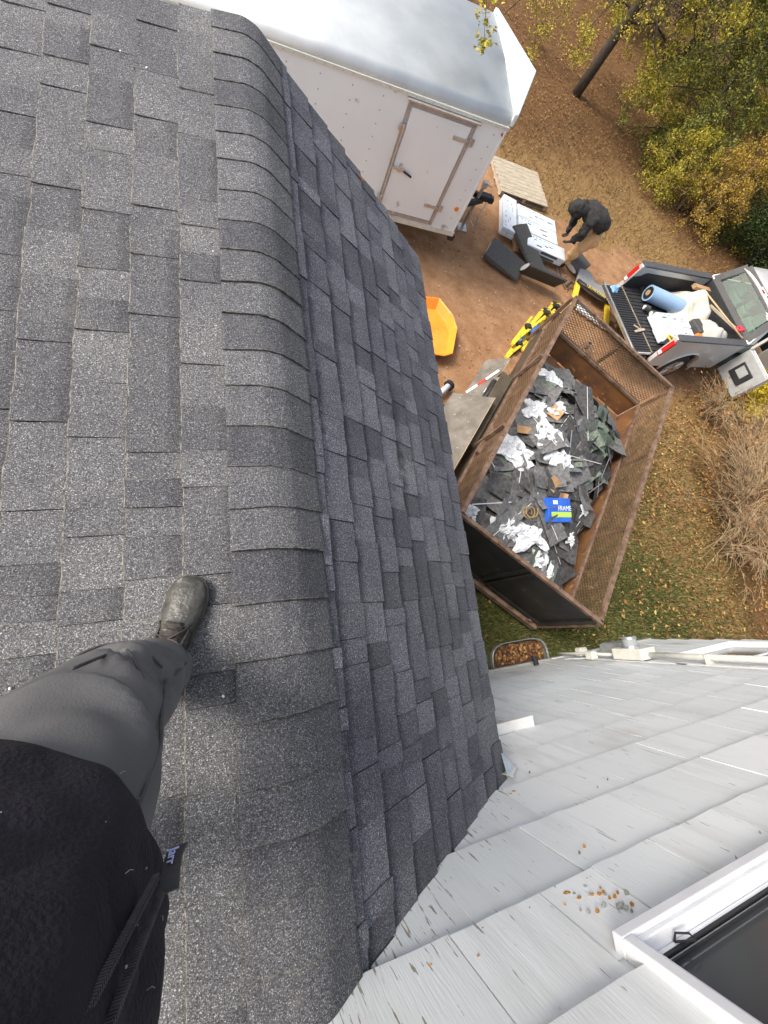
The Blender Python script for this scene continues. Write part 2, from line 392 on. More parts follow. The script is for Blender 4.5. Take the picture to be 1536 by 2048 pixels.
mb.bar(onR(.03, YR-.03, -.1), onR(SE-.04, YR-.03, -.1), .025, .14)
mb.bar(onL(.03, YR-.03, -.1), onL(SLF, YR-.03, -.1), .025, .14)
mb.build('fascia_board', M_trimold, wing, world=True)
mb = MB(); zb = -4.1
mb.box((.93, .73, (zb-.86)/2), (.06, 3.1, -.9-zb))
mb.box((-3.3, .73, (zb-.72)/2), (.06, 3.1, -.72-zb))
vs = []; prof = [(-3.32, -.66), (-3.32, zb), (.95, zb), (.95, -.80), (0, -.14)]
mb.prism(prof, lambda a, b, h: V((a, h, b)), YR-.18, YR-.12)
mb.build('outer_wall', M_wall, wing, world=True)

def slope_frame(fn, s, y):
    o = fn(s, y); e = 1e-3; ds = (fn(s+e, y)-o).normalized(); dy = V((0, 1, 0)); n = ds.cross(dy)
    if n.z < 0: n = -n
    return axes(o, ds, dy, n)
def shingle_mesh(wd, ex, h0, h1, mats, rag=.0028):
    """one tab, local x down the slope (butt at 0), y along the course"""
    mb = MB(); n = max(3, int(wd/.03)); k = -(ex+.035); top = []; bot = []
    ys = [-wd/2+wd*i/(n-1) for i in range(n)]
    bt = [random.uniform(-rag, rag) for _ in ys]; hh = [random.uniform(-.0006, .0008) for _ in ys]
    sk = random.uniform(-.004, .004)
    vs = [(k, y, h0) for y in ys]+[(-.02, y, h1-.0015+.5*q) for y, q in zip(ys, hh)]+[(b, y+sk*.5, h1+q) for y, b, q in zip(ys, bt, hh)]+[(b, y+sk*.5, h1-.0055) for y, b in zip(ys, bt)]+[(b-.0028, y+sk*.5, h1+q+.0002) for y, b, q in zip(ys, bt, hh)]
    fs = []; mi = []
    for i in range(n-1):
        for r, r2 in ((0, 1), (1, 4)): fs.append((r*n+i, r*n+i+1, r2*n+i+1, r2*n+i)); mi.append(0)
        fs.append((4*n+i, 4*n+i+1, 2*n+i+1, 2*n+i)); mi.append(1)
        fs.append((2*n+i, 2*n+i+1, 3*n+i+1, 3*n+i)); mi.append(1)
    for e in (0, n-1):   # thin side edges
        b = len(vs); vs.append((k, ys[e], h0-.004)); fs.append((e, n+e, 4*n+e, 2*n+e, 3*n+e, b)); mi.append(1)
    mb.v = vs; mb.f = fs; mb.mi = mi
    return mb.mesh(mats)
WID = [.06, .08, .11, .14, .17, .22]
def lib(mats): return {(w_, r): [shingle_mesh(w_, .145, -.0035, (.013 if r else .0075), mats) for _ in range(3)] for w_ in WID for r in (0, 1)}
libR, libL = lib([M_shR, M_edgeD]), lib([M_shL, M_edge])
rr = random.Random(3)
ALLP = []
def courses(fn, ss, lb, parent, name, y0, y1, field):
    for k, s in enumerate(ss):
        y = y1+.012-rr.choice((0, .004)); raised = rr.random() < .5
        while y > y0-.1:
            w_ = rr.choice(WID if raised else WID[1:5]); 
            M = slope_frame(fn, s+rr.uniform(-.0025, .0025), y-w_/2)
            M = M @ Matrix.Rotation(rr.uniform(-.005, .005), 4, 'Y') @ Matrix.Rotation(rr.uniform(-.010, .010), 4, 'Z')
            if y-w_ < y0-.12: M = M @ Matrix.Diagonal((1, 1, 1, 1))
            ALLP.append(((M.translation-CAM).length*(1 if fn is onR else 1.0)/w_**.5, name, rr.choice(lb[(w_, int(raised))]), M, parent, field))
            y -= w_+.0015; raised = not raised if rr.random() < .85 else raised
mb = MB(); v4 = [onR(s, y, -.005) for s, y in ((.02, YW), (SE-.03, YW), (SE-.03, YR-.02), (.02, YR-.02))]
mb.add(v4, [(0, 1, 2, 3)]); slopeR = mb.build('roof_slope', M_deck, wing, world=True, label='steep dark roof slope falling to the eave above the dirt yard')
mb = MB(); v4 = [onL(s, y, -.005) for s, y in ((.02, YW), (2.4, YW), (2.4, YR-.02), (.02, YR-.02))]
mb.add(v4, [(0, 1, 2, 3)]); slopeL = mb.build('roof_slope', M_deck, wing, world=True, label='gently pitched grey roof slope under the boot')
courses(onR, [.197+.143*k for k in range(9)]+[SE], libR, slopeR, 'shingle', YW+.02, YR, M_shRf)
courses(onL, [.2775+.143*k for k in range(8)], libL, slopeL, 'shingle', YW+.02, YR, M_shLf)
ALLP.sort(key=lambda q: q[0]); fld = {}
for i, (_, nm_, me_, M_, pa_, fm_) in enumerate(ALLP):     # the largest in view are parts, the far small ones one field per slope
    if i < 318: inst(nm_, me_, M_, pa_)
    else: fld.setdefault(pa_, (MB(), fm_))[0].add([M_ @ v.co for v in me_.vertices], [tuple(p.vertices) for p in me_.polygons])
for pa_, (mb, fm_) in fld.items(): mb.build('far_shingles', fm_, pa_, world=True, kind='stuff')
mb = MB(); rs = random.Random(8)     # the courses farther down the left slope, outside the frame
for k in range(8, 23):
    s = .2775+.143*k; y = YR
    while y > YW:
        w_ = rs.choice(WID); hh = rs.choice((.009, .005)); 
        p = [onL(s-.18, y, -.003), onL(s-.18, y-w_, -.003), onL(s, y-w_, hh), onL(s, y, hh), onL(s, y-w_, hh-.005), onL(s, y, hh-.005)]
        mb.add(p, [(0, 1, 2, 3), (3, 2, 4, 5)]); y -= w_
mb.build('shingle_field', M_shL, slopeL, world=True, kind='stuff')
# --- ridge cap shingles, each bent over the ridge, laid from the far end towards the house wall
CY = [2.30, 2.161, 2.026, 1.896, 1.77, 1.638, 1.503, 1.371, 1.246, 1.121, .992, .864, .735, .6, .47, .345, .22, .074, -.073, -.22, -.371, -.497, -.618, -.757, -.90]
def cap_profile(t, lift):
    """t -1..1 across the ridge; rounded over the fold"""
    d = abs(t)*.152; fn = onL if t < 0 else onR; p = fn(d, 0, lift+.006)
    rd = .05; q = max(0, 1-d/rd)
    p.z -= .012*q*q
    return p
ridge = MB(); ridge.bar((0, YW, -.022), (0, YR-.02, -.022), .03, .01)
ridge = ridge.build('ridge_board', M_deck, wing, world=True)
for i, yb in enumerate(CY):
    yt = (CY[i-1] if i else YR+.012)+(.03 if i else 0)
    j = rr.uniform(-.006, .006); sk = rr.uniform(-.006, .006); n = 25; mb = MB()
    lf = (.0085 if i < 15 else .0125)+rr.uniform(-.002, .004); ws = rr.uniform(.985, 1.02); sh = rr.uniform(-.02, .02)
    rows = [(yt, .002), (yt*.5+yb*.5, .005+lf*.2), (yb+.015, lf-.002), (yb+.003, lf), (yb, lf), (yb, lf-.006)]
    vs = []
    for (yy, lift) in rows:
        for a in range(n):
            t = (-1+2*a/(n-1))*ws; t = max(-1.04, min(1.04, t+sh*(1-abs(t))))
            p = cap_profile(t, lift); p.y = yy+sk*t+rr.uniform(-.0008, .0008)*(lift > .008); vs.append(p)
    fs = [(r*n+a, r*n+a+1, (r+1)*n+a+1, (r+1)*n+a) for r in range(5) for a in range(n-1)]
    mi = [1 if r >= 3 else 0 for r in range(5) for a in range(n-1)]
    for a in (0, n-1): b = len(vs); vs.append(vs[a]-V((0, 0, .008))); vs.append(vs[4*n+a]-V((0, 0, .008))); fs.append((a, n+a, 2*n+a, 3*n+a, 4*n+a, b+1, b)); mi.append(1)
    mb.v = [tuple(v) for v in vs]; mb.f = fs; mb.mi = mi
    o = mb.build('cap_shingle', [M_cap, M_edgeC], ridge, world=True)
    for q in o.data.polygons: q.use_smooth = q.material_index == 0
# flashing where the eave dies into the wall
mb = MB(); e = SE
mb.add([onR(e-.02, YW+.11, .012), onR(e+.03, YW+.12, .0), onR(e+.055, YW+.02, .05), onR(e-.06, YW+.02, .04)], [(0, 1, 2, 3)])
mb.build('step_flashing', M_flash, wing, world=True, solid=.002)
mb = MB(); c = onR(e+.02, YW+.016, 0)
mb.add([c+V((-.04, 0, -.10)), c+V((.10, .004, -.02)), c+V((-.03, .006, .11)), c+V((-.06, .01, .02))], [(0, 1, 2, 3)])
mb.build('corner_flashing', M_trimold, wing, world=True, solid=.002)
leafm = mat('brown_leaf', (.35, .16, .05), (.22, .09, .03), 40, .8)
def maple_leaf(scale, curl=.25):
    mb = MB(); pts = []; rad = [1, .35, .85, .4, .95, .3, .95, .4, .85, .35]
    for i, r in enumerate(rad):
        a = 2*PI*i/len(rad); pts.append(V((math.cos(a)*r, math.sin(a)*r, curl*r*r*math.sin(a*2+1))))
    mb.add([V((0, 0, 0))]+pts, [(0, i+1, (i+1) % len(pts)+1) for i in range(len(pts))])
    mb.v = [tuple(V(v)*scale) for v in mb.v]; return mb
mb = maple_leaf(.032, .4); T = slope_frame(onR, .752, 2.338) @ Matrix.Translation((0, 0, .022))
mb.v = [tuple(T @ V(v)) for v in mb.v]
mb.build('fallen_leaf', leafm, label='curled brown leaf caught on the far edge of the dark roof slope', cat='leaf')
# pale chips of grit on the shingles
M_chip = mat('pale_chip', (.7, .7, .68)); chip = MB().box((0, 0, .003), (.006, .004, .004)).mesh(M_chip)
mb = MB(); rs = random.Random(5)
for _ in range(16):
    s, y = rs.uniform(.17, 1.2), rs.uniform(-.8, 2.2); fn = onL
    Mx = slope_frame(fn, s, y) @ Matrix.Rotation(rs.uniform(0, 3), 4, 'Z'); z = rs.uniform(.5, 1.2)
    mb.add([Mx @ V((a*.003*z, b*.002*z, c)) for a in (-1, 1) for b in (-1, 1) for c in (.008, .013)], [(0, 1, 3, 2), (4, 6, 7, 5), (0, 4, 5, 1), (2, 3, 7, 6), (0, 2, 6, 4), (1, 5, 7, 3)])
mb.build('grit_chips', M_chip, label='pale grit chips scattered on the grey shingles', cat='grit', kind='stuff')

# ================================================================ HOUSE WITH WHITE SHINGLE WALL
XC = 6.47; ZB = -3.85
def holed(mb, yc, dy, X0=-1.8, X1=XC, Z0=ZB, Z1=2.15):
    xs = sorted({X0, X1, *[q for a in (W1, W2, W3) for q in (a[0]+.03, a[2]-.03)]}); zs_ = sorted({Z0, Z1, *[q for a in (W1, W2, W3) for q in (a[1]+.03, min(Z1, a[3]-.03))]})
    for xa, xb in zip(xs[:-1], xs[1:]):
        for za, zb_ in zip(zs_[:-1], zs_[1:]):
            xm, zm = (xa+xb)/2, (za+zb_)/2
            if any(a[0] < xm < a[2] and a[1] < zm < a[3] for a in (W1, W2, W3)): continue
            mb.box((xm, yc, zm), (xb-xa, dy, zb_-za))
W1 = (.735, .175, 1.80, 1.40); W2 = (4.75, -2.5, 6.08, -1.15); W3 = (1.15, -2.45, 1.90, -1.50)   # x0 z0 x1 z1
house = empty('house', (3.2, YW-2, gz(3, -1)), 0, 'house wall clad in weathered white painted wood shingles', 'building')
mb = MB(); y = YW-.035
holed(mb, y-.05, .09)
mb.box((XC-.06, y-2.2, (ZB+2.2)/2-.02), (.09, 4.2, 2.2-ZB))
mb.build('sheathing', M_sheath, house, world=True)
mb = MB(); mb.box(((XC-1.8)/2, y-.03, -4.0), (XC+1.7, .16, .36)); mb.build('foundation', mat('concrete', (.3, .3, .29), (.4, .39, .37), 8, .9), house, world=True)
ws = random.Random(21)
def wsh_mesh(wd, ht):
    """one wood shingle: butt proud at the bottom, slightly uneven; local x along the wall, y out, z up from the butt"""
    mb = MB(); n = 5; xs = [-wd/2+wd*i/(n-1) for i in range(n)]; b = [ws.uniform(-.004, .004) for _ in xs]; cup = ws.uniform(-.002, .003)
    def yy(x, base): return base+cup*(abs(x)/(wd/2))**2
    vs = [(x, yy(x, .021), q) for x, q in zip(xs, b)]+[(x, yy(x, .012), ht*.5) for x in xs]+[(x, .002, ht+.03) for x in xs]+[(x, .0, q) for x, q in zip(xs, b)]
    fs = [(r*n+i, r*n+i+1, (r+1)*n+i+1, (r+1)*n+i) for r in (0, 1) for i in range(n-1)]+[(i, 3*n+i, 3*n+i+1, i+1) for i in range(n-1)]
    for e in (0, n-1): c = len(vs); vs.append((xs[e], -.004, ht+.03)); vs.append((xs[e], -.004, 0)); fs.append((e, n+e, 2*n+e, c, c+1))
    mb.v = vs; mb.f = fs; mb.mi = [0]*len(fs); return mb.mesh(M_wall)
WW = [.22, .27, .32, .37, .43]; wl = {a: [wsh_mesh(a, .345) for _ in range(4)] for a in WW}
mb = MB(); holed(mb, YW-.031, .004, -1.75, XC-.01, ZB, 2.1); siding = mb.build('siding', M_wall, house, world=True)
zs = [-.08+.347*k for k in range(6)]+[-.08-.347*k for k in range(1, 11)]+[-3.85]
allsh = []
for z in zs:
    x = XC-.002; off = ws.uniform(0, .1)
    while x > -1.2:
        w_ = ws.choice(WW); z_a, z_b = z, z+.375; skip = False
        for a in (W1, W2, W3):
            if z_b > a[1]+.03 and z < a[3]-.06:
                part = z < a[1]+.02 or z_b > a[3]+.05
                if a[0]+.02 < x <= a[2]-.015:
                    if z < a[1]-.02: z_b = a[1]+.02
                    elif z+.345 > a[3]+.03: z_a = a[3]-.02
                    else: x = a[0]+.02
                elif x > a[2]-.015 and x-w_ < a[2]-.02:
                    if x-a[2] > .05: w_ = min(w_, x-a[2]+.015)
                    elif z < a[1]-.02: z_b = a[1]+.02
                    elif z+.345 > a[3]+.03: z_a = a[3]-.02
                    else: x = a[0]+.02
        xc = x-w_/2; x -= w_+.0045
        if z+.36 < -xc*math.tan(PR)-.02 and xc < 1.02: skip = True       # behind the wing roof
        if skip: continue
        d = (V((xc, YW, z))-CAM).length; allsh.append((d, w_, xc, z_a, z_b))
allsh.sort(); rest = MB()
for i, (d, w_, xc, z, z_b) in enumerate(allsh):
    M = Matrix.Translation((xc, YW-.026, z+ws.uniform(-.006, .006))) @ Matrix.Rotation(ws.uniform(-.006, .006), 4, 'Y') @ Matrix.Rotation(ws.uniform(-.008, .014), 4, 'X') @ Matrix.Translation((0, ws.uniform(0, .002), 0))
    wk_ = min(WW, key=lambda q: abs(q-w_)); M = M @ Matrix.Diagonal((w_/wk_, 1, (z_b-z)/.375*(.85 if z < -3.8 else 1), 1))
    me = ws.choice(wl[wk_])
    if i < 298: inst('wood_shingle', me, M, siding)
    else: rest.add([M @ v.co for v in me.vertices], [tuple(p.vertices) for p in me.polygons])
if rest.v: rest.build('wood_shingle_field', M_wall, siding, world=True, kind='stuff')
def window(name, b, label, sash=True, glassd=.05):
    x0, z0, x1, z1 = b; ow = .062; y0 = YW
    def ring(mb, a, t, ya, yb):
        X0, Z0, X1, Z1 = a; yc = (ya+yb)/2; dy = abs(yb-ya)
        mb.box(((X0+X1)/2, yc, Z0+t/2), (X1-X0, dy, t)); mb.box(((X0+X1)/2, yc, Z1-t/2), (X1-X0, dy, t))
        mb.box((X0+t/2, yc, (Z0+Z1)/2), (t, dy, Z1-Z0-2*t)); mb.box((X1-t/2, yc, (Z0+Z1)/2), (t, dy, Z1-Z0-2*t))
    mb = MB(); ring(mb, b, .034, y0-.03, y0+.020); ring(mb, (x0+.034, z0+.034, x1-.034, z1-.034), .016, y0-.05, y0+.008)
    wn = mb.build(name, M_trimw, house, world=True, bevel=.004, label=label)
    mb = MB(); i = (x0+.052, z0+.052, x1-.052, z1-.052); ring(mb, i, .026, y0-.055, y0-.028)
    if sash: zm = (z0+z1)/2; mb.box(((x0+x1)/2, y0-.045, zm), (x1-x0-.16, .03, .035))
    mb.build('sash', M_trimw, wn, world=True, bevel=.003)
    mb = MB(); mb.box(((x0+x1)/2, y0-.046, (z0+z1)/2), (x1-x0-.154, .006, z1-z0-.154)); mb.build('pane', M_glass, wn, world=True)
    mb = MB(); mb.box(((x0+x1)/2, y0-.18, (z0+z1)/2), (x1-x0, .02, z1-z0)); mb.build('dark_room_backing', M_dark, wn, world=True)  # black sheet behind the pane, its colour paints the shade of the unlit room
    return wn
w1 = window('window', W1, 'white vinyl window standing over the roof slope, dark glass')
mb = MB(); mb.box((1.26, YW-.030, .248), (.9, .008, .010)); mb.box((1.26, YW-.030, .268), (.9, .008, .006)); mb.build('track', M_dark, w1, world=True)
mb = MB(); p = [(.88, YW-.024, .235), (.885, YW-.004, .24), (.91, YW-.003, .26), (.925, YW-.02, .265), (.88, YW-.024, .235)]; mb.tube(p, .003, 6); mb.build('latch', M_dark, w1, world=True)
w2 = window('window', W2, 'white window low on the wall beside the electric meter')
w3 = window('window', W3, 'old white window half hidden behind the dark eave')
mb = MB(); mb.box(((W3[0]+W3[2])/2, YW+.03, W3[3]+.014), (W3[2]-W3[0]+.06, .07, .025)); mb.build('head_ledge', M_trimold, w3, world=True)
# lichen on the shingles
def blob(c, r, mm, n=11):
    mb = MB(); pts = [V((c[0]+math.cos(2*PI*i/n)*r*ws.uniform(.55, 1.2), 0, c[1]+math.sin(2*PI*i/n)*r*ws.uniform(.5, 1.1)*.8)) for i in range(n)]
    yb = YW-.008
    mb.add([V((p.x, yb, p.z)) for p in pts]+[V((c[0], yb+.005, c[1]))]+[V((p.x, yb-.006, p.z)) for p in pts], [(i, (i+1) % n, n) for i in range(n)]+[(i, (i+1) % n, n+1+(i+1) % n, n+1+i) for i in range(n)])
    mb.build('lichen_patch', mm, siding, world=True)
for c, r, mm in [((.785, -.035), .016, M_lich), ((.80, .0), .008, M_lich), ((.835, .06), .01, M_lichg), ((.86, .02), .007, M_lich), ((.87, .085), .013, M_lichg), ((.9, .1), .006, M_lich), ((.93, .06), .007, M_lichg), ((.91, .045), .005, M_lich), ((1.13, -.715), .022, M_lich), ((1.1, -.70), .012, M_lich), ((.30, -.02), .006, M_lich), ((.42, .02), .004, M_lich), ((1.25, -1.1), .015, M_lich)]+[((.80+ws.gauss(.06, .05), .03+ws.gauss(0, .05)), ws.uniform(.002, .007), ws.choice((M_lich, M_lichg, M_lichg))) for _ in range(22)]+[((ws.uniform(.3, 1.6), ws.uniform(-.9, .2)), ws.uniform(.002, .006), ws.choice((M_lich, M_lichg, M_sheath))) for _ in range(16)]: blob(c, r, mm)
# --- electric service
es = empty('electric_meter', (4.6, YW, ZB), 0, 'round grey electric meter on a cream box with conduit up the white wall', 'meter')
mb = MB(); mb.box((4.60, YW+.075, -2.72), (.25, .13, .40)); mb.build('meter_box', M_cream, es, world=True, bevel=.008)
mb = MB(); mb.cyl((4.60, YW+.135, -2.74), (4.60, YW+.27, -2.74), .085, 24); mt = mb.build('meter', M_meterg, es, world=True, bevel=.006, smooth=False)
mb = MB(); mb.cyl((4.60, YW+.138, -2.74), (4.60, YW+.165, -2.74), .098, 24); mb.cyl((4.60, YW+.24, -2.74), (4.60, YW+.262, -2.74), .0885, 24); mb.build('ring', M_galv, mt, world=True)
mb = MB(); mb.tube([(4.62, YW+.055, -2.52), (4.60, YW+.055, -1.9), (4.60, YW+.055, 1.8)], .034, 12); mb.build('conduit', M_cream, es, world=True, smooth=True)
mb = MB(); mb.tube([(4.57, YW+.05, -2.92), (4.55, YW+.05, -3.5), (4.5, YW+.05, -3.9)], .02, 10); mb.build('conduit', M_cream, es, world=True, smooth=True)
mb = MB()
for z in (-1.85, -.9, .2): mb.box((4.60, YW+.04, z), (.10, .10, .03))
mb.build('pipe_clamp', M_cream, es, world=True)
for c, d, mm, lab, nm in [((4.62, YW+.06, -3.55), (.13, .10, .10), M_cream, 'small cream junction box low on the white wall near the ground', 'junction_box'), ((4.42, YW+.055, -3.2), (.10, .09, .11), M_cream, 'cream junction box between the wires beside the meter', 'junction_box'), ((5.02, YW+.07, -3.30), (.26, .12, .34), M_grbox, 'grey plastic utility box beside the electric meter', 'utility_box')]:
    r_ = empty(nm, (c[0], YW, c[2]-d[2]/2), 0, lab, 'box'); mb = MB().box(c, d); mb.build('housing', mm, r_, world=True, bevel=.006)
    mb = MB().box((c[0], c[1]+d[1]/2+.006, c[2]), (d[0]*.86, .012, d[2]*.86)); mb.build('lid', mm, r_, world=True, bevel=.004)
mb = MB(); mb.tube([(4.40, YW+.015, -3.15), (4.36, YW+.02, -2.7), (4.36, YW+.02, -2.2), (4.35, YW+.02, -1.4), (4.37, YW+.02, -.4), (4.36, YW+.02, 1.8)], .007, 6)
mb.build('cable', mat('white_cable', (.6, .6, .58), (.05, .05, .05), 3, .5, lo=.6, hi=.62), label='thin white and black cable clipped up the wall beside the conduit', cat='cable')
mb = MB(); mb.tube([(4.40, YW+.02, -3.25), (4.30, YW+.03, -3.35), (4.25, YW+.02, -3.5), (4.32, YW+.04, -3.6), (4.22, YW+.02, -3.7)], .004, 6)
mb.build('wire', M_trimw, label='loose white wire curling on the wall below the junction box', cat='wire')
mb = MB(); mb.tube([(3.86, YW+.0, -3.62), (3.86, YW+.12, -3.64)], .035, 12); mb.build('vent_pipe', M_dark, label='short black pipe stub at the foot of the white wall', cat='pipe')
# corrugated window well
mb = MB(); n = 40; zt, zbw = -3.80, -4.1; rows = 22
def wp(t, off):
    a = PI*t; x = 3.78+(-math.copysign(1, math.cos(a))*abs(math.cos(a))**.5)*(.47+off); y = YW+.02+abs(math.sin(a))**.55*(.30+off); return x, y
def wf(u, v):
    z = zbw+(zt-zbw)*v; x, y = wp(u, .006*math.sin(v*2*PI*4)); return V((x, y, z))
mb.grid(n, rows, wf); well = mb.build('window_well', M_galv, smooth=True, solid=.003, label='corrugated steel window well on the ground against the white wall', cat='window well')
mb = MB(); mb.tube([V((*wp(i/39, .004), zt)) for i in range(40)], .008, 6); mb.build('rim', M_galv, well, world=True, smooth=True)
mb = MB(); mb.grid(14, 8, lambda u, v: V((3.34+.88*u, YW+.02+.27*v, -3.87+.02*noise.noise(V((u*6, v*4, 1)))))); mb.build('soil', mat('dark_leafy_soil', (.05, .025, .015), (.16, .08, .05), 40, .95, bump=.8), well, world=True)
# ================================================================ ENCLOSED CARGO TRAILER
M_white = mat('white_trailer_skin', (.72, .785, .81), (.77, .83, .85), 1.5, .38, speck=((.50, .50, .48), 5, .68))
M_alu = mat('aluminium_trim', (.46, .44, .42), (.56, .54, .52), 12, .4, metal=.6)
M_frame = mat('door_frame_trim', (.33, .29, .27), (.40, .36, .34), 12, .5)
M_roofal = mat('galvalume_roof', (.56, .58, .58), (.68, .70, .69), 2.2, .42, metal=.35, speck=((.25, .26, .27), 7, .72))
M_blk = mat('black_paint', (.02, .02, .022), (.035, .035, .036), 10, .5)
M_amber = mat('amber_lens', (.75, .22, .02), rough=.25); M_red = mat('red_lens', (.50, .02, .02), rough=.2)
M_clear = mat('clear_lens', (.75, .72, .68), rough=.2)
TR = Matrix.Rotation(math.radians(-4), 4, 'Z') @ Matrix.Rotation(math.radians(-4), 4, 'Y')
TL, TWD, TH = 5.4, 2.22, 1.9
tro = V((3.934, 6.346, -3.769))
ct = empty('cargo_trailer', tro, rot=TR, label='white enclosed cargo trailer with pointed nose and side door', cat='trailer')
# local: x toward nose (0 at front corner), y away from camera side (0..TWD), z up
mb = MB(); mb.prism([(-TL, 0), (0, 0), (.52, TWD/2), (0, TWD), (-TL, TWD)], lambda a, b, h: V((a, b, h)), .06, TH-.11)
mb.build('body', M_white, ct, bevel=.01)
mb = MB(); n = 9   # roof rolled down over the side
prof = [(.0+.10*(1-math.cos(t*PI/2/8)), TH-.13+.13*math.sin(t*PI/2/8)) for t in range(9)]
prof = prof+[(TWD/2, TH+.03)]+[(TWD-a, b) for a, b in reversed(prof)]
vs = [V((x, a, b)) for x in (-TL, .0) for a, b in prof]; k = len(prof)
mb.add(vs, [(i, i+1, k+i+1, k+i) for i in range(k-1)]); mb.build('roof', M_roofal, ct, smooth=True, solid=.004)
mb = MB(); mb.prism([(0, .0), (.06, 0.0), (.54, TWD/2), (.06, TWD), (0, TWD)], lambda a, b, h: V((a, b, h)), TH-.13, TH+.035); mb.build('nose_cap', M_white, ct, bevel=.02)
mb = MB(); mb.bar((-TL, -.008, TH-.155), (.02, -.008, TH-.155), .022, .045); mb.build('drip_rail', M_cream, ct, bevel=.003)
mb = MB(); mb.bar((-TL, -.006, .04), (.03, -.006, .04), .025, .085); mb.build('skirt_rail', M_cream, ct, bevel=.003)
mb = MB(); mb.bar((-.012, -.009, .06), (-.012, -.009, TH-.13), .03, .02, up=(0, 1, 0)); mb.build('corner_trim', M_white, ct)
mb = MB()
for x in [i*-.41-.15 for i in range(13)]:
    if -1.75 < x < -.62: continue
    for z in [.14+j*.165 for j in range(10)]: mb.box((x+.004*math.sin(z*9), -.003, z), (.012, .008, .012))
mb.build('rivets', M_grbox, ct, kind='stuff')
mb = MB()
for i in range(44): mb.box((-.06-i*.12, -.021, TH-.155), (.008, .008, .008))
mb.build('rail_screws', M_grbox, ct, kind='stuff')
DX0, DX1, DZ0, DZ1 = -1.42, -.46, .13, TH-.24     # the side door
mb = MB()
for a in (DX0, DX1): mb.box((a, -.008, (DZ0+DZ1)/2), (.055, .016, DZ1-DZ0+.055))
for b in (DZ0, DZ1): mb.box(((DX0+DX1)/2, -.0085, b), (DX1-DX0, .015, .06 if b == DZ1 else .055))
mb.build('door_frame', M_frame, ct)
mb = MB(); mb.box(((DX0+DX1)/2-.0, -.03, DZ1+.045), (DX1-DX0+.12, .06, .022)); mb.build('drip_cap', M_alu, ct, bevel=.003)
mb = MB(); mb.box(((DX0+DX1)/2, -.008, (DZ0+DZ1)/2), (DX1-DX0-.075, .022, DZ1-DZ0-.075)); door = mb.build('door', M_white, ct, bevel=.006)
for z in (.42, 1.45):
    mb = MB(); mb.box((DX1-.12, -.026, z), (.24, .014, .05)); mb.cyl((DX1+.02, -.03, z-.05), (DX1+.02, -.03, z+.05), .013, 8); mb.box((DX1+.055, -.02, z), (.06, .012, .10)); mb.build('hinge', M_galv, door, bevel=.002)
mb = MB(); mb.cyl((DX0+.0, -.045, .30), (DX0+.0, -.045, 1.42), .014, 10)
mb.build('lock_rod', M_galv, door)
for z in (.36, 1.36):
    mb = MB(); mb.box((DX0-.03, -.03, z), (.07, .05, .05)); mb.box((DX0-.005, -.05, z+.0), (.035, .035, .10)); mb.box((DX0-.045, -.045, z+.03), (.03, .03, .05)); mb.build('cam_latch', M_galv, door, bevel=.003)
mb = MB(); mb.box((DX0+.14, -.03, .86), (.035, .03, .12)); mb.bar((DX0, -.05, .86), (DX0+.2, -.05, .84), .02, .03); mb.build('hasp', M_galv, door, bevel=.003)
mb = MB(); mb.tube([(DX0+.2, -.052, .84), (DX0+.34, -.055, .79)], .016, 8); mb.build('door_handle', M_blk, door, smooth=True)
for c, mm, r_ in [((-.14, .48), M_amber, .035), ((-.03, TH-.24), M_red, .02)]:
    mb = MB(); mb.cyl((c[0], -.002, c[1]), (c[0], -.018, c[1]), r_, 14); mb.build('marker_light', mm, ct)
for x, z in ((DX0+.28, .13), (-.22, .13)):
    mb = MB(); mb.box((x, -.02, z+.02), (.05, .03, .035)); mb.cyl((x, -.02, z+.0), (x, -.02, z-.06), .008, 6); mb.build('tie_hook', M_galv, ct)
mb = MB()
for y_ in (.45, TWD-.45): mb.bar((-.3, y_, .0), (.80, TWD/2, -.02), .07, .09)
mb.bar((.0, .3, 0), (.0, TWD-.3, 0), .07, .09); mb.bar((-TL, .3, 0), (-TL, TWD-.3, 0), .07, .09)
mb.bar((-TL, .3, 0), (-.2, .3, 0), .07, .09); mb.bar((-TL, TWD-.3, 0), (-.2, TWD-.3, 0), .07, .09)
mb.build('tongue_frame', M_blk, ct)
mb = MB(); mb.tube([(.66, TWD/2-.05, -.62), (.66, TWD/2-.05, .25)], .03, 10); mb.box((.66, TWD/2-.05, .28), (.08, .08, .1)); mb.tube([(.66, TWD/2-.05, .3), (.80, TWD/2-.1, .31)], .012, 6); mb.box((.66, TWD/2-.05, -.61), (.2, .2, .02)); mb.build('jack', M_galv, ct)
mb = MB(); mb.box((.82, TWD/2, .04), (.26, .13, .10)); mb.box((.95, TWD/2, .02), (.10, .11, .09)); mb.build('coupler', M_blk, ct, bevel=.012)
mb = MB(); mb.tube([(.85, TWD/2-.1, .03), (.78, TWD/2-.2, -.2), (.82, TWD/2-.25, -.42), (.65, TWD/2-.2, -.3), (.5, TWD/2-.15, .02)], .012, 6); mb.build('safety_chain', M_galv, ct)
mb = MB(); mb.box((-.05, .12, -.06), (.30, .12, .02)); mb.box((.06, .10, -.10), (.1, .08, .1)); mb.build('step_bracket', M_blk, ct)
for xx in (-2.75, -3.55):
    for y_ in (.1, TWD-.1):
        mb = MB(); mb.cyl((xx, y_-.1, -.14), (xx, y_+.1, -.14), .33, 20); wl_ = mb.build('wheel', M_dark, ct, bevel=.03)
        mb = MB(); mb.cyl((xx, y_-.108, -.14), (xx, y_-.07, -.14), .19, 16); mb.build('rim', M_galv, wl_)

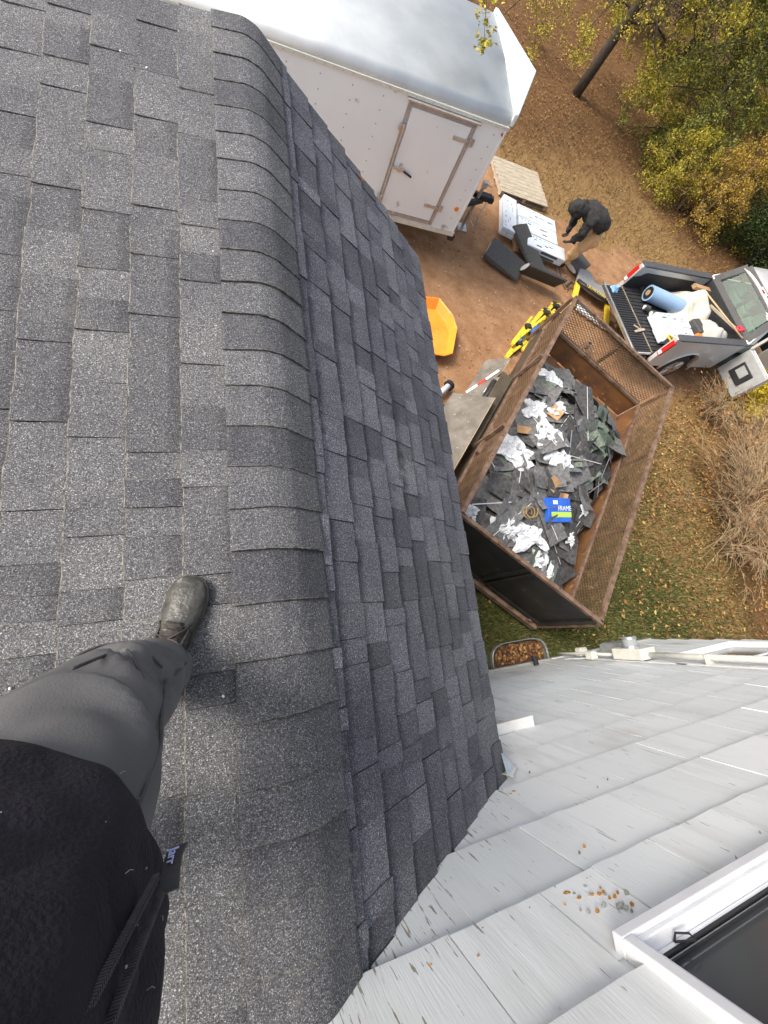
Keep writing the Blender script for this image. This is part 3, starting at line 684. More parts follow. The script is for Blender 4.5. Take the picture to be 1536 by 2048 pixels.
# ================================================================ MESH-SIDED DUMP TRAILER
M_rust = mat('rusty_angle_iron', (.11, .065, .042), (.22, .145, .10), 9, .8, bump=.3, speck=((.10, .045, .02), 14, .6))
M_rustd = mat('rusty_expanded_mesh', (.11, .065, .035), (.21, .125, .065), 6, .85)
M_panel = mat('black_steel_panel', (.010, .010, .009), (.025, .022, .018), 4, .55, speck=((.07, .05, .03), 6, .66))
M_floor = mat('rusty_orange_floor', (.22, .10, .035), (.12, .06, .03), 4, .85, speck=((.33, .17, .06), 9, .6))
M_side = mat('dull_olive_steel', (.055, .045, .033), (.10, .08, .055), 4, .7, speck=((.17, .13, .09), 20, .66))
DU, DW = V((.628, .778, 0)), V((.778, -.628, 0)); DL, DWD = 4.33, 2.15
DA = V((2.40, .97, 0)); dg = gz(4.5, 2)-.0
Rz = Matrix(((DW.x, DU.x, 0), (DW.y, DU.y, 0), (0, 0, 1))).to_4x4()
dt = empty('dump_trailer', (DA.x, DA.y, dg), rot=Rz, label='rusty open dump trailer with mesh sides heaped with torn shingles', cat='trailer')
# local: x across 0..DWD, y along 0..DL (0 = tailgate by the roof), z up from the ground
H0, H1, H2 = .38, .82, 1.40
def railbar(mb, a, b, s=.055): mb.bar(a, b, s, s)
for nm, a, b in [('top_rail', (0, 0, H2), (0, DL, H2)), ('top_rail', (DWD, 0, H2), (DWD, DL, H2)), ('top_rail', (-.03, 0, H2), (DWD+.03, 0, H2)), ('top_rail', (-.03, DL, H2), (DWD+.03, DL, H2)), ('middle_rail', (0, .03, H1), (0, DL-.03, H1)), ('middle_rail', (DWD, .03, H1), (DWD, DL-.03, H1)), ('middle_rail', (.03, DL, H1), (DWD-.03, DL, H1))]:
    mb = MB(); railbar(mb, a, b, .05); mb.build(nm, M_rust, dt, bevel=.004)
for x_, y_ in [(0, 0), (DWD, 0), (0, DL), (DWD, DL), (0, DL/3), (0, 2*DL/3), (DWD, DL/3), (DWD, 2*DL/3), (DWD/2, DL)]:
    ox = -.035 if x_ == 0 else .035 if x_ == DWD else 0; oy = .035 if y_ == DL and ox == 0 else 0
    mb = MB(); mb.bar((x_+ox, y_+oy, H0-.05), (x_+ox, y_+oy, H2-.03), .05, .05, up=(0, 1, 0)); mb.build('post', M_rust, dt, bevel=.003)
for nm, c, d, mm in [('side_panel', (0, DL/2, (H0+H1)/2), (.012, DL-.06, H1-H0-.06), M_side), ('side_panel', (DWD, DL/2, (H0+H1)/2), (.012, DL-.06, H1-H0-.06), M_floor), ('front_panel', (DWD/2, DL, (H0+H1)/2), (DWD-.06, .012, H1-H0-.06), M_floor), ('floor', (DWD/2, DL/2, H0-.02), (DWD, DL, .04), M_floor)]:
    mb = MB().box(c, d); mb.build(nm, mm, dt)
def exp_mesh(nm, P, La, Lb, px, pz, t):
    """expanded metal between P(0,0) and P(La,Lb): zigzag strands"""
    mb = MB(); nz = int(Lb/pz); nxx = int(La/px)
    for r in range(nz+1):
        z = min(Lb, r*pz)
        for sgn in (1, -1):
            pts = []
            for i in range(nxx+1): pts.append(P(min(La, i*px), min(Lb, max(0, z+(pz/2 if (i % 2) else 0)*sgn))))
            for p, q in zip(pts[:-1], pts[1:]):
                d, a, b = frame(p, q); 
                mb.add([p+a*t, p-a*t*.5+b*t, p-a*t*.5-b*t, q+a*t, q-a*t*.5+b*t, q-a*t*.5-b*t], [(0, 1, 4, 3), (1, 2, 5, 4), (2, 0, 3, 5)])
    mb.build(nm, M_rustd, dt, kind='stuff')
exp_mesh('mesh_panel', lambda a, b: V((0, .04+a, H1+.04+b)), DL-.08, H2-H1-.08, .045, .044, .0056)
exp_mesh('mesh_panel', lambda a, b: V((DWD, .04+a, H1+.04+b)), DL-.08, H2-H1-.08, .045, .044, .0056)
exp_mesh('mesh_panel', lambda a, b: V((.04+a, DL, H1+.04+b)), DWD-.08, H2-H1-.08, .045, .044, .0056)
for x0, x1 in ((.02, DWD/2-.015), (DWD/2+.015, DWD-.02)):
    mb = MB(); mb.box(((x0+x1)/2, -.0, (H0+H2)/2+.02), (x1-x0, .014, H2-H0-.05)); gate = mb.build('tailgate_panel', M_panel, dt)
    mb = MB()
    for x in (x0+.03, x1-.03): mb.box((x, -.022, (H0+H2)/2+.02), (.045, .03, H2-H0-.06))
    mb.box(((x0+x1)/2, -.022, H0+.04), (x1-x0-.1, .03, .05)); mb.build('gate_frame', M_panel, gate)
    mb = MB(); mb.box((x1-.16, -.03, H0-.02), (.05, .06, .10)); mb.build('gate_hinge', M_rust, gate)
mb = MB(); mb.bar((0, -.02, H0-.08), (DWD, -.02, H0-.08), .12, .10)
for x in (.55, DWD-.55): mb.bar((x, 0, H0-.1), (x, DL+.3, H0-.1), .08, .12)
mb.bar((.55, DL, H0-.1), (DWD/2, DL+1.15, H0-.1), .08, .1); mb.bar((DWD-.55, DL, H0-.1), (DWD/2, DL+1.15, H0-.1), .08, .1)
mb.build('chassis', M_rust, dt)
for x in (-.16, DWD+.16):
    for y_ in (1.75, 2.6):
        mb = MB(); mb.cyl((x-.1, y_, .33), (x+.1, y_, .33), .33, 22); q = mb.build('wheel', M_dark, dt, bevel=.03)
        mb = MB(); mb.cyl((x+(-.108 if x < 0 else .07), y_, .33), (x+(-.07 if x < 0 else .108), y_, .33), .17, 14); mb.build('rim', M_white, q)
    mb = MB(); mb.box((x*.8, 2.17, .70), (.2, 1.5, .02)); mb.box((x*.8, 1.42, .62), (.2, .02, .16)); mb.box((x*.8, 2.92, .62), (.2, .02, .16)); mb.build('fender', M_side, dt, bevel=.01)
mb = MB(); mb.box((-.02, 1.44, .92), (.05, .5, .07)); mb.build('stake_channel', M_rust, dt)
WMdt = WM[dt]
# --- debris: a heap surface and loose pieces on it
def heap(x, y):
    u, v = x/DWD, y/DL
    h = .34+.34*math.exp(-((u-.42)/.40)**2)*math.exp(-((v-.30)/.45)**2)+.22*math.exp(-((u-.55)/.4)**2-((v-.62)/.2)**2)
    h *= min(1, max(0, (.95-v)/.22))**.6; h *= min(1, max(0, (1.0-u)/.16))**.7
    return H0+max(.0, h)+.05*noise.noise(V((x*4, y*4, 5)))
M_scrap = mat('torn_shingle_grey', (.095, .096, .098), (.17, .17, .17), 25, .9, coord='Object', bump=.3)
M_scrap2 = mat('torn_shingle_black', (.035, .035, .036), (.085, .083, .082), 18, .85)
M_scrapg = mat('torn_shingle_green', (.085, .115, .085), (.16, .19, .15), 25, .9, bump=.3)
M_plas = mat('crumpled_white_plastic', (.52, .55, .58), (.66, .68, .70), 14, .4, speck=((.12, .18, .42), 9, .70))
M_card = mat('cardboard', (.42, .27, .14), (.34, .20, .10), 8, .9)
M_tape = mat('white_release_tape', (.62, .62, .60))
mb = MB(); mb.grid(60, 110, lambda u, v: V((.02+(DWD-.04)*u, .03+(DL-.06)*v, heap(DWD*u, DL*v)-.05+.05*noise.noise(V((u*22, v*40, 2))))))
o = mb.build('debris_heap', M_scrap2, label='dark mass of torn roofing heaped in the dump trailer', cat='debris', kind='stuff'); M0 = WMdt @ Matrix.Translation(V(o.location)); o.matrix_basis = WMdt @ WM[o]; WM[o] = o.matrix_basis.copy()
dr_ = random.Random(17)
def scrap_mesh(a, b, curl, notch, mm, tape=False):
    mb = MB(); nx_ = 7; ny_ = 5; tw = dr_.uniform(-.3, .3)
    edge = [dr_.uniform(-.03, .03) for _ in range(nx_)]
    def fn(u, v):
        x = (u-.5)*a; y = (v-.5)*b+(edge[int(round(u*(nx_-1)))] if v > .9 else 0)*notch
        return V((x, y, curl*(x/a*2)**2*.12+tw*.15*(x/a)*(y/b)+.004*dr_.random()))
    mb.grid(nx_, ny_, fn); 
    if tape: mb.cur = 1; mb.box((0, b*.1, .012), (a*.8, .007, .003))
    return mb
sm = []
for i in range(16):
    mm = M_scrap if i < 8 else M_scrap2 if i < 13 else M_scrapg
    a, b = dr_.uniform(.32, .78), dr_.uniform(.20, .34)
    rad_ = .5*math.hypot(a, b); me = scrap_mesh(a, b, dr_.uniform(-.25, .5), dr_.uniform(.1, .8), mm, i in (1, 9)).mesh([mm, M_tape]); me['rad'] = rad_; sm.append((me, i))
labs = {0: ('torn grey shingle scrap lying on the heap in the dump trailer', 'grey scraps on the heap'), 1: ('torn black underside-up shingle scrap on the heap in the dump trailer', 'black scraps on the heap'), 2: ('torn green shingle scrap on the heap in the dump trailer', 'green scraps on the heap')}
def place_on_heap(x, y, rz, tilt=.25, lift=.02):
    e = .08; hx = (heap(x+e, y)-heap(x-e, y))/(2*e); hy = (heap(x, y+e)-heap(x, y-e))/(2*e)
    n = V((-hx, -hy, 1)).normalized(); q = n.to_track_quat('Z', 'Y').to_matrix().to_4x4()
    return WMdt @ Matrix.Translation((x, y, heap(x, y)+lift)) @ q @ Euler((dr_.uniform(-tilt, tilt), dr_.uniform(-tilt, tilt), rz)).to_matrix().to_4x4()
for i in range(210):
    x = dr_.uniform(.16, DWD-.25); y = dr_.uniform(.18, DL*.88)
    if heap(x, y) < H0+.14: continue
    green = (y > 1.9 and x > .9 and dr_.random() < .34) or dr_.random() < .02
    me, k = dr_.choice(sm[13:]) if green else dr_.choice(sm[:13])
    q_ = me['rad']*.96; x = min(max(x, q_+.02), DWD-q_-.03); y = max(y, q_+.03)
    lab, grp = labs[2 if green else 0 if k < 8 else 1]
    inst('scrap_shingle', me, place_on_heap(x, y, dr_.uniform(0, 6.3), .17, .015+.045*dr_.random()), None, label=lab, cat='shingle scrap', group=grp)
def big_sheet(x, y, rz, a, b, lab, mm=M_scrap):
    mb = MB(); mb.grid(9, 7, lambda u, v: V(((u-.5)*a, (v-.5)*b, .05*math.sin(u*2.5)*(v-.2)+.006*noise.noise(V((u*5, v*5, 9)))))); mb.cur = 1; mb.bar((-a*.45, b*.12, .03), (a*.45, b*.12, .035), .008, .004)
    inst('shingle_strip', mb.mesh([mm, M_tape]), place_on_heap(x, y, rz, .08, .09), None, label=lab, cat='shingle strip')
big_sheet(.48, 2.05, 1.0, .95, .36, 'wide grey shingle strip lying flat between the white plastic bags')
big_sheet(.75, .55, .2, .9, .34, 'grey shingle strip with a white tape line near the tailgate')
big_sheet(1.15, 1.0, 1.7, .8, .34, 'whole grey shingle strip lying beside the blue packet')
big_sheet(1.0, 2.75, -.5, 1.0, .32, 'long curved shingle strip across the middle of the heap', M_scrap2)
big_sheet(1.25, 2.0, -.35, .9, .3, 'dark shingle strip leaning toward the far mesh side', M_scrap2)
def crumple(nm, cx, cy, sx, sy, hgt, lab, cat_, mm, seed, zo=.05):
    mb = MB(); n_ = 30
    def fn(u, v):
        a, b = (u-.5)*2, (v-.5)*2; r = math.hypot(a, b)
        k = 1+.75*noise.noise(V((a*1.7+seed, b*1.7, seed))); z = .62*hgt*(.5+noise.noise(V((a*2.6, b*2.6, seed)))*1.0+.55*abs(noise.noise(V((a*5, b*5, seed+4))))+.4*abs(noise.noise(V((a*11, b*11, seed+8)))))*max(0, 1-r*r*.55)
        return V((a*sx*k, b*sy*k*(1+.3*noise.noise(V((a*3, seed, 1)))), z))
    mb.grid(n_, n_, fn); M = place_on_heap(cx, cy, dr_.uniform(-.5, .5), .05, zo)
    return inst(nm, mb.mesh(mm), M, None, label=lab, cat=cat_)
cr = [(.36, 1.5, .20, .26, .16, 'crumpled white plastic bag against the near mesh side of the dump trailer'), (.72, 1.9, .26, .17, .16, 'crumpled white plastic wrapper with blue print in the middle of the heap'), (.95, 1.78, .16, .15, .12, 'small white wrapper with blue print beside the bigger one'), (.34, 2.35, .16, .16, .12, 'white plastic rag near the side rail of the dump trailer'), (.62, 2.5, .14, .10, .1, 'twisted white plastic scrap on top of the dark pile'), (.72, .42, .18, .14, .12, 'white wrapper beside the tailgate of the dump trailer'), (1.05, .55, .16, .20, .12, 'long white plastic wrapper lying along the tailgate'), (1.33, .42, .17, .15, .12, 'torn white plastic at the tailgate corner'), (1.55, .34, .12, .1, .1, 'scrap of white film in the far tailgate corner'), (.38, 3.1, .14, .16, .1, 'white plastic bag at the far end of the near mesh side'), (.24, .38, .08, .10, .1, 'white scrap tucked under the near top rail'), (1.75, 1.55, .1, .06, .06, 'small white scrap by the far mesh side'), (1.72, 1.05, .1, .07, .08, 'white foam scrap beside the far mesh side')]
for i, (x, y, a, b, h_, lab) in enumerate(cr): crumple('plastic_wrapper', x, y, a, b, h_, lab, 'plastic', M_plas, i*3.7+1, .085)
for i, (x, y, a, b, lab) in enumerate([(.62, 2.45, .13, .09, 'torn brown cardboard beside the silver bottle'), (.38, 1.9, .07, .14, 'folded brown cardboard under the white bag'), (1.0, 1.35, .09, .08, 'tan cardboard flap beside the blue packet'), (1.22, 1.32, .08, .05, 'small piece of brown cardboard next to the blue packet')]):
    mb = MB(); mb.grid(5, 4, lambda u, v: V(((u-.5)*2*a, (v-.5)*2*b, .03*math.sin(u*5+i)))); inst('cardboard_scrap', mb.mesh(M_card), place_on_heap(x, y, i*.9, .3, .11), None, label=lab, cat='cardboard')
pk = empty('blue_packet', (0, 0, 0), label='blue and green printed shingle packet half buried in the heap', cat='packet'); Mp = place_on_heap(1.24, 1.12, -.75, .05, .11); pk.matrix_basis = Mp; WM[pk] = Mp
M_blue = mat('packet_blue', (.02, .09, .48), (.03, .14, .6), 9, .4); M_lime = mat('packet_lime', (.42, .62, .09), rough=.5)
MB().box((0, 0, .03), (.46, .32, .06)).build('packet', M_blue, pk, bevel=.008)
MB().box((.03, -.06, .0618), (.40, .07, .002)).build('stripe', M_lime, pk); MB().box((-.08, .1, .0618), (.09, .05, .002)).build('label_patch', M_white, pk)
t_ = text_mesh('FRAME', .09, M_white); inst('lettering', t_, Mp @ Matrix.Translation((.1, .02, .062)), pk)
bt = MB(); bt.tube([(0, 0, .03), (.16, 0, .03), (.19, 0, .03), (.24, 0, .03)], [.032, .032, .014, .012], 12); inst('bottle', bt.mesh(M_galv, True), place_on_heap(.42, 2.62, .1, .05, .08), None, label='small silvery bottle lying on the shingle heap', cat='bottle')
bt = MB(); bt.tube([(.07*math.cos(a*.35), .07*math.sin(a*.35), .02+.004*a) for a in range(40)], .008, 6); inst('tape_coil', bt.mesh(mat('yellow_brown_tape', (.3, .2, .06)), True), place_on_heap(.86, .78, 0, .1, .09), None, label='coil of yellowish tape on the heap near the tailgate', cat='tape')
for i, (x, y, rz_, L_) in enumerate([(.42, .62, 2.1, .5), (1.0, 1.95, 1.4, .6), (1.9, 2.0, .2, .35), (1.86, 2.35, .4, .35)]):
    bt = MB().bar((-L_/2, 0, 0), (L_/2, 0, .03), .012, .006); inst('metal_strip', bt.mesh(M_galv), place_on_heap(min(x, 1.75), y, rz_, .1, .12), None, label='thin pale metal edge strip lying on the torn shingles', cat='metal strip', group='edge strips on the heap')

# ================================================================ THINGS ON THE DIRT
def gp(x, y, h=0): return V((x, y, gz(x, y)+h))
SL = Matrix.Rotation(math.atan(-.055), 4, 'X')       # the yard falls away from the house
M_wood = mat('weathered_pallet_wood', (.30, .25, .19), (.52, .45, .33), 3.5, .85, stretch=(2, 22, 8), speck=((.10, .08, .06), 5, .62))
M_woody = mat('yellowish_pallet_wood', (.40, .28, .15), (.58, .43, .24), 3.5, .85, stretch=(2, 22, 8), speck=((.14, .09, .05), 5, .64))
def pallet(loc, rz, L_, W_, mm, lab, nb=7):
    p = empty('pallet', loc, rot=SL @ Matrix.Rotation(rz, 4, 'Z'), label=lab, cat='pallet')
    b = random.Random(int(L_*100)); w_ = W_/nb
    for y_ in (-W_/2+.05, 0, W_/2-.05): pass
    for x_ in (-L_/2+.05, 0, L_/2-.05): MB().box((x_, 0, .055), (.07, W_-.02, .09)).build('runner', mm, p)
    for i in range(nb):
        MB().box((b.uniform(-.008, .008), -W_/2+w_*(i+.5), .111+b.uniform(-.002, .002)), (L_, w_-.006, .02)).build('board', mm, p)
    for i in range(3): MB().box((0, -W_/2+.08+i*(W_-.16)/2, .006), (L_, .1, .012)).build('bottom_board', mm, p)
pallet(gp(6.63, 9.2), -.02, 1.32, 1.12, M_wood, 'empty weathered grey pallet beside the trailer nose', 9)
pallet(gp(6.58, 7.5), -.12, 1.22, 1.02, M_woody, 'yellowish pallet under the white wrapped shingle bundles', 8)
M_wrap = mat('bundle_wrap', (.60, .66, .72), (.72, .76, .80), 7, .38, speck=((.42, .47, .54), 16, .66), bump=.15)
M_wrapd = mat('bundle_label', (.04, .07, .09), (.07, .11, .13), 30, .4); M_ink = mat('wrap_print', (.05, .055, .07))
def bundle(M, lab, group=None, L_=1.0, W_=.34, T_=.085):
    p = empty('shingle_bundle', (0, 0, 0), label=lab, cat='shingle bundle', group=group); p.matrix_basis = M; WM[p] = M
    mb = MB(); mb.grid(15, 7, lambda u, v: V(((u-.5)*L_, (v-.5)*W_, T_+.006*noise.noise(V((u*6, v*5, M.translation.x))))))
    n0 = [(-.5*L_, -.5*W_), (.5*L_, -.5*W_), (.5*L_, .5*W_), (-.5*L_, .5*W_)]
    mb = MB().box((0, 0, T_/2), (L_, W_, T_)); mb.build('wrap', M_wrap, p, bevel=.016)
    MB().box((L_*.08, -W_/2-.0015, T_*.5), (L_*.42, .003, T_*.62)).build('side_label', M_wrapd, p)
    mb = MB(); r_ = random.Random(int(M.translation.x*1000))
    for i in range(7): mb.box((-L_*.42+i*.07*L_*r_.uniform(.9, 1.3), W_*.33, T_+.0012), (.022*L_, .016, .002))
    for i in range(5): mb.box((L_*r_.uniform(-.35, .35), W_*r_.uniform(-.3, .2), T_+.0012), (r_.uniform(.03, .14)*L_, r_.uniform(.006, .03), .002))
    mb.build('print', M_ink, p)
    return p
bz = gp(6.4, 7.4).z+.13
base = Matrix.Translation((6.44, 7.48, 0)) @ Matrix.Rotation(-.16, 4, 'Z')
k = 0
for layer in range(2):
    for j, yy in enumerate((-.36, .0, .35)):
        pass
        M = Matrix.Translation((0, 0, bz+.087*layer)) @ base @ Matrix.Translation((.02*(layer % 2)+(.18 if j == 0 else 0), yy, 0))
        lab = {0: 'white wrapped shingle bundle on the pallet, row nearest the grey ramps', 1: 'white wrapped shingle bundle on the pallet, middle row', 2: 'white wrapped shingle bundle on the pallet, row nearest the empty pallet'}[j]
        bundle(M, lab+(', top layer' if layer == 1 else ', lower layer'), ['front', 'middle', 'back'][j]+' row bundles'+('' if layer == 1 else ' lower'))
M = Matrix.Translation((0, 0, bz)) @ base @ Matrix.Translation((-.70, .12, 0)) @ Matrix.Rotation(PI/2-.08, 4, 'Z')
for l_ in range(2): bundle(Matrix.Translation((0, 0, .087*l_)) @ M, 'white wrapped shingle bundle lying crosswise at the end of the stack'+(', top one' if l_ == 1 else ', under the top one'), None, .95, .33)
# --- dark plastic ramps
M_ramp = mat('dark_grey_plastic', (.055, .055, .052), (.075, .073, .07), 20, .6)
def ramp(loc, rot, lab, L_=.78, W_=.46, H_=.085):
    p = empty('vehicle_ramp', loc, rot=rot, label=lab, cat='ramp')
    mb = MB(); mb.prism([(-L_/2, 0), (L_/2, 0), (L_/2, .03), (-L_*.18, H_), (-L_/2, H_)], lambda a, b, h: V((a, h, b)), -W_/2, W_/2); mb.build('shell', M_ramp, p, bevel=.012)
    mb = MB()
    for i in range(10):
        t = i/9; mb.bar((L_*.46-t*L_*.62, -W_*.44, .035+t*(H_-.035)+.006), (L_*.46-t*L_*.62, W_*.44, .035+t*(H_-.035)+.006), .016, .012)
    mb.build('tread', M_ramp, p); mb = MB()
    pts = [V((-L_/2-.004, .16*math.cos(a), H_*.5+.05*math.sin(a))) for a in [i*PI/8*2 for i in range(8)]]
    mb.add(pts, [tuple(range(8))]); mb.build('handle_hole', M_clear, p, solid=.004)
    MB().box((0, 0, -.004), (L_*.98, W_*.98, .008)).build('base_plate', M_ramp, p)
RX = lambda a: Matrix.Rotation(a, 4, 'X'); RY = lambda a: Matrix.Rotation(a, 4, 'Y'); RZ = lambda a: Matrix.Rotation(a, 4, 'Z')
ramp(gp(5.50, 6.62, .13), RZ(2.55+PI) @ RX(PI), 'dark grey plastic ramp lying upside down nearest the trailer door side', .82, .62)
ramp(gp(6.12, 6.98, .24), RZ(-1.15) @ RY(.16) @ RX(PI), 'dark grey plastic ramp tilted against the pallet of bundles', 1.0, .42)
ramp(gp(6.22, 6.22, .26), RZ(-.17) @ RX(-1.1), 'dark grey ridged ramp on its side in the open dirt', .92, .40)
ramp(gp(7.68, 7.12, .13), RZ(.6) @ RX(PI), 'dark grey ramp behind the bending worker', .6, .4)
# --- orange sled
M_or = mat('orange_plastic', (.78, .25, .02), (.86, .32, .04), 3, .4, speck=((.55, .45, .35), 11, .69))
mb = MB(); out = [(-.55, -.55), (-.55, .58), (.16, .62), (.34, .30), (.36, .02), (.12, -.52), (-.05, -.58)]
def sled_ring(s, z): return [V((a*s, b*s, z)) for a, b in out]
mb.rings([sled_ring(1.0, .17), sled_ring(.99, .185), sled_ring(.96, .17), sled_ring(.80, .05), sled_ring(.78, .04)], cap=False)
b0 = len(mb.v)-7; mb.f.append([b0+i for i in range(7)]); mb.mi.append(0)
Ms = Matrix.Translation(gp(3.50, 4.54, .02)) @ SL @ RZ(.05)
mb.v = [tuple(Ms @ V(p)) for p in mb.v]; mb.build('sled', M_or, solid=.006, bevel=.004, label='bright orange plastic sled lying beside the eave', cat='sled')
# --- white pipe with dark collar, black bar, plywood offcuts
pp = empty('white_pipe', gp(3.42, 3.40), label='white plastic pipe with a dark collar lying below the eave', cat='pipe')
MB().tube([gp(3.5, 3.46, .12), gp(3.05, 3.1, .06)], .05, 14).build('pipe', M_trimw, pp, world=True, smooth=True)
MB().tube([gp(3.53, 3.485, .12), gp(3.485, 3.45, .12)], .085, 18).build('collar', M_dark, pp, world=True)
MB().tube([gp(2.6, 3.0, .05), gp(3.3, 3.12, .06), gp(3.9, 3.06, .1), gp(4.22, 2.86, .12)], .018, 8).build('bar', M_blk, label='thin black bar lying from the eave to the dump trailer', cat='bar')
M_ply = mat('grey_plywood', (.13, .115, .095), (.21, .19, .16), 5, .85, speck=((.34, .31, .27), 22, .64)); M_plye = mat('plywood_edge', (.45, .34, .2), (.55, .42, .26), 15, .8)
def sheet(c, u, v, a, b, lab, mm=M_ply):
    u = V(u).normalized(); v = (V(v)-u*V(v).dot(u)).normalized(); n = u.cross(v); c = V(c)
    p = empty('plywood_sheet', c, label=lab, cat='plywood')
    Mx = Matrix((u, v, n)).transposed(); MB().box(c, (a, b, .016), Mx).build('face', mm, p, world=True)
    MB().box(c+v*(b/2+.004), (a, .006, .018), Mx).build('raw_edge', M_plye, p, world=True)
dz = V((0, 0, 1))
c0 = WMdt @ V((-.40, 1.45, .60)); sheet(c0, DU, DW*.8+dz*.75, 1.6, .66, 'grey plywood offcut leaning on the side of the dump trailer')
c0 = WMdt @ V((-.60, 1.2, .30)); sheet(c0, DU*1+DW*.05, DW*.8+dz*.5, 1.0, .5, 'pale plywood offcut at the bottom of the leaning stack', M_plye)
c0 = WMdt @ V((-.32, 2.75, .40)); sheet(c0, DU, DW*.6+dz*.8, 1.3, .42, 'dark plywood strip leaning on the trailer side by the yellow brackets')
wl2 = WMdt @ V((.12, 1.15, 0)); wl3 = WMdt @ V((-.25, 3.05, .05))
mb = MB(); mb.bar(WMdt @ V((-.25, 3.05, .55)), WMdt @ V((-.45, 2.55, .25)), .035, .012); fl = mb.build('marker_stake', M_white, label='white wooden stake with a red band beside the dump trailer', cat='stake')
mb = MB(); mb.bar(WMdt @ V((-.33, 2.85, .43)), WMdt @ V((-.38, 2.72, .352)), .038, .016); mb.build('red_band', mat('red_tape', (.6, .05, .03)), fl, world=True)
# --- yellow pump jack brackets piled together
M_yel = mat('yellow_paint', (.72, .50, .03), (.80, .60, .06), 12, .45, speck=((.20, .14, .05), 25, .68)); M_bl2 = mat('blue_plastic', (.05, .14, .40))
u_ = (V((4.6, 4.35, 0))-V((6.4, 5.95, 0))).normalized(); s_ = V((-u_.y, u_.x, 0)); yo = gp(6.52, 5.76)
def bracket(off, side, L_, z0, lab, seed):
    r_ = random.Random(seed); p = empty('pump_jack', yo+u_*off+s_*side, label=lab, cat='pump jack', group=None); P = lambda a, b, c: yo+u_*(off+a)+s_*(side+b)+V((0, 0, c+z0-.088*0))
    MB().bar(P(0, 0, .03), P(L_, .02, .05), .07, .055).build('main_arm', M_yel, p, world=True, bevel=.004)
    MB().bar(P(.1, .1, .06), P(L_*.8, .03, .1), .05, .04).build('brace_arm', M_yel, p, world=True, bevel=.004)
    MB().bar(P(L_*.3, -.08, .05), P(L_*.95, .0, .04), .045, .04).build('brace_arm', M_yel, p, world=True, bevel=.004)
    MB().box(P(-.02, .05, .06), (.16, .12, .08)).build('foot_plate', M_blk, p, world=True)
    MB().tube([P(.05, -.05, .06), P(-.1, .08, .1), P(-.02, .14, .06)], .018, 7).build('crank', M_yel, p, world=True, smooth=True)
    MB().box(P(L_*.55, .0, .1), (.12, .1, .07)).build('roller', M_blk, p, world=True, bevel=.01)
bracket(0, 0, 1.6, .02, 'yellow steel pump jack bracket, longest in the pile beside the dump trailer', 1)
bracket(.2, .16, 1.5, .05, 'yellow pump jack bracket with a black roller on the open dirt side of the pile', 2)
bracket(.55, -.05, 1.35, .13, 'yellow pump jack bracket on top of the pile', 3)
bracket(1.1, .05, 1.05, .04, 'short yellow pump jack bracket at the far end of the pile', 4)
for i, (a, b, L_) in enumerate([(1.0, .27, 1.35), (1.1, .12, 1.75)]): MB().bar(yo+u_*a+s_*b+V((0, 0, .05)), yo+u_*(a+L_)+s_*(b-.02)+V((0, 0, .03)), .04, .03).build('steel_bar', M_blk, label=['shorter black steel bar sticking out of the yellow pile', 'longer black steel bar sticking out of the yellow pile'][i], cat='steel bar')
MB().tube([yo+u_*1.05+s_*.1+V((0, 0, .2)), yo+u_*1.3+s_*.06+V((0, 0, .18))], [.05, .045], 10).build('blue_strap_roll', M_bl2, smooth=True, label='dark blue strap roll lying on the yellow brackets', cat='strap')
MB().tube([yo+u_*1.5+s_*.0+V((0, 0, .17)), yo+u_*1.68+s_*.02+V((0, 0, .14))], [.05, .04], 10).build('blue_bottle', mat('light_blue_plastic', (.16, .38, .62)), smooth=True, label='light blue plastic bottle among the yellow brackets', cat='bottle')
# --- yellow and grey standoff
sf = empty('ladder_standoff', gp(7.75, 6.0), label='yellow and grey ladder standoff with black strap lying behind the pickup', cat='ladder standoff')
du = (V((7.84, 5.6, 0))-V((7.05, 5.95, 0))).normalized(); ds_ = V((-du.y, du.x, 0)); so_ = gp(7.08, 5.82)
P = lambda a, b, c: so_+du*a+ds_*b+V((0, 0, c))
MB().bar(P(0, .05, .06), P(.02, .75, .12), .11, .06).build('arm', M_yel, sf, world=True, bevel=.004)
MB().bar(P(.95, .05, .06), P(.86, .62, .12), .11, .06).build('arm', M_yel, sf, world=True, bevel=.004)
mb = MB(); mb.bar(P(.1, .06, .09), P(.95, .02, .09), .16, .05); mb.build('cross_plate', M_white, sf, world=True, bevel=.004)
mb = MB(); T3 = lambda a, b, h: P(a, b, h)
mb.prism([(-.05, .72), (.0, 1.1), (.28, 1.22), (.42, .98), (.58, 1.0), (.72, 1.22), (1.0, 1.12), (.95, .70), (.62, .62), (.3, .62)], T3, .10, .16); mb.build('pad_bracket', M_grbox, sf, world=True, bevel=.01)
mb = MB(); mb.tube([P(-.04, .70, .16), P(.2, .62, .2), (P(.45, .58, .21)), P(.7, .60, .2), P(.95, .66, .16)], .06, 8, sq=.45); strap = mb.build('strap', M_blk, sf, world=True, smooth=True)
tm = text_mesh('QUALCRAFT', .105, M_yel, .002); inst('lettering', tm, axes(P(.45, .585, .245), du, ds_, (0, 0, 1)), strap)
MB().tube([P(-.2, .5, .03), P(-.1, .7, .06), P(.0, .62, .1)], .03, 8, sq=.4).build('strap_tail', M_blk, sf, world=True)
MB().tube([P(-.55, .95, .02), P(-.5, .8, .05), P(-.3, .62, .03), P(-.2, .5, .03)], .022, 8, sq=.4).build('strap_tail', M_blk, sf, world=True)
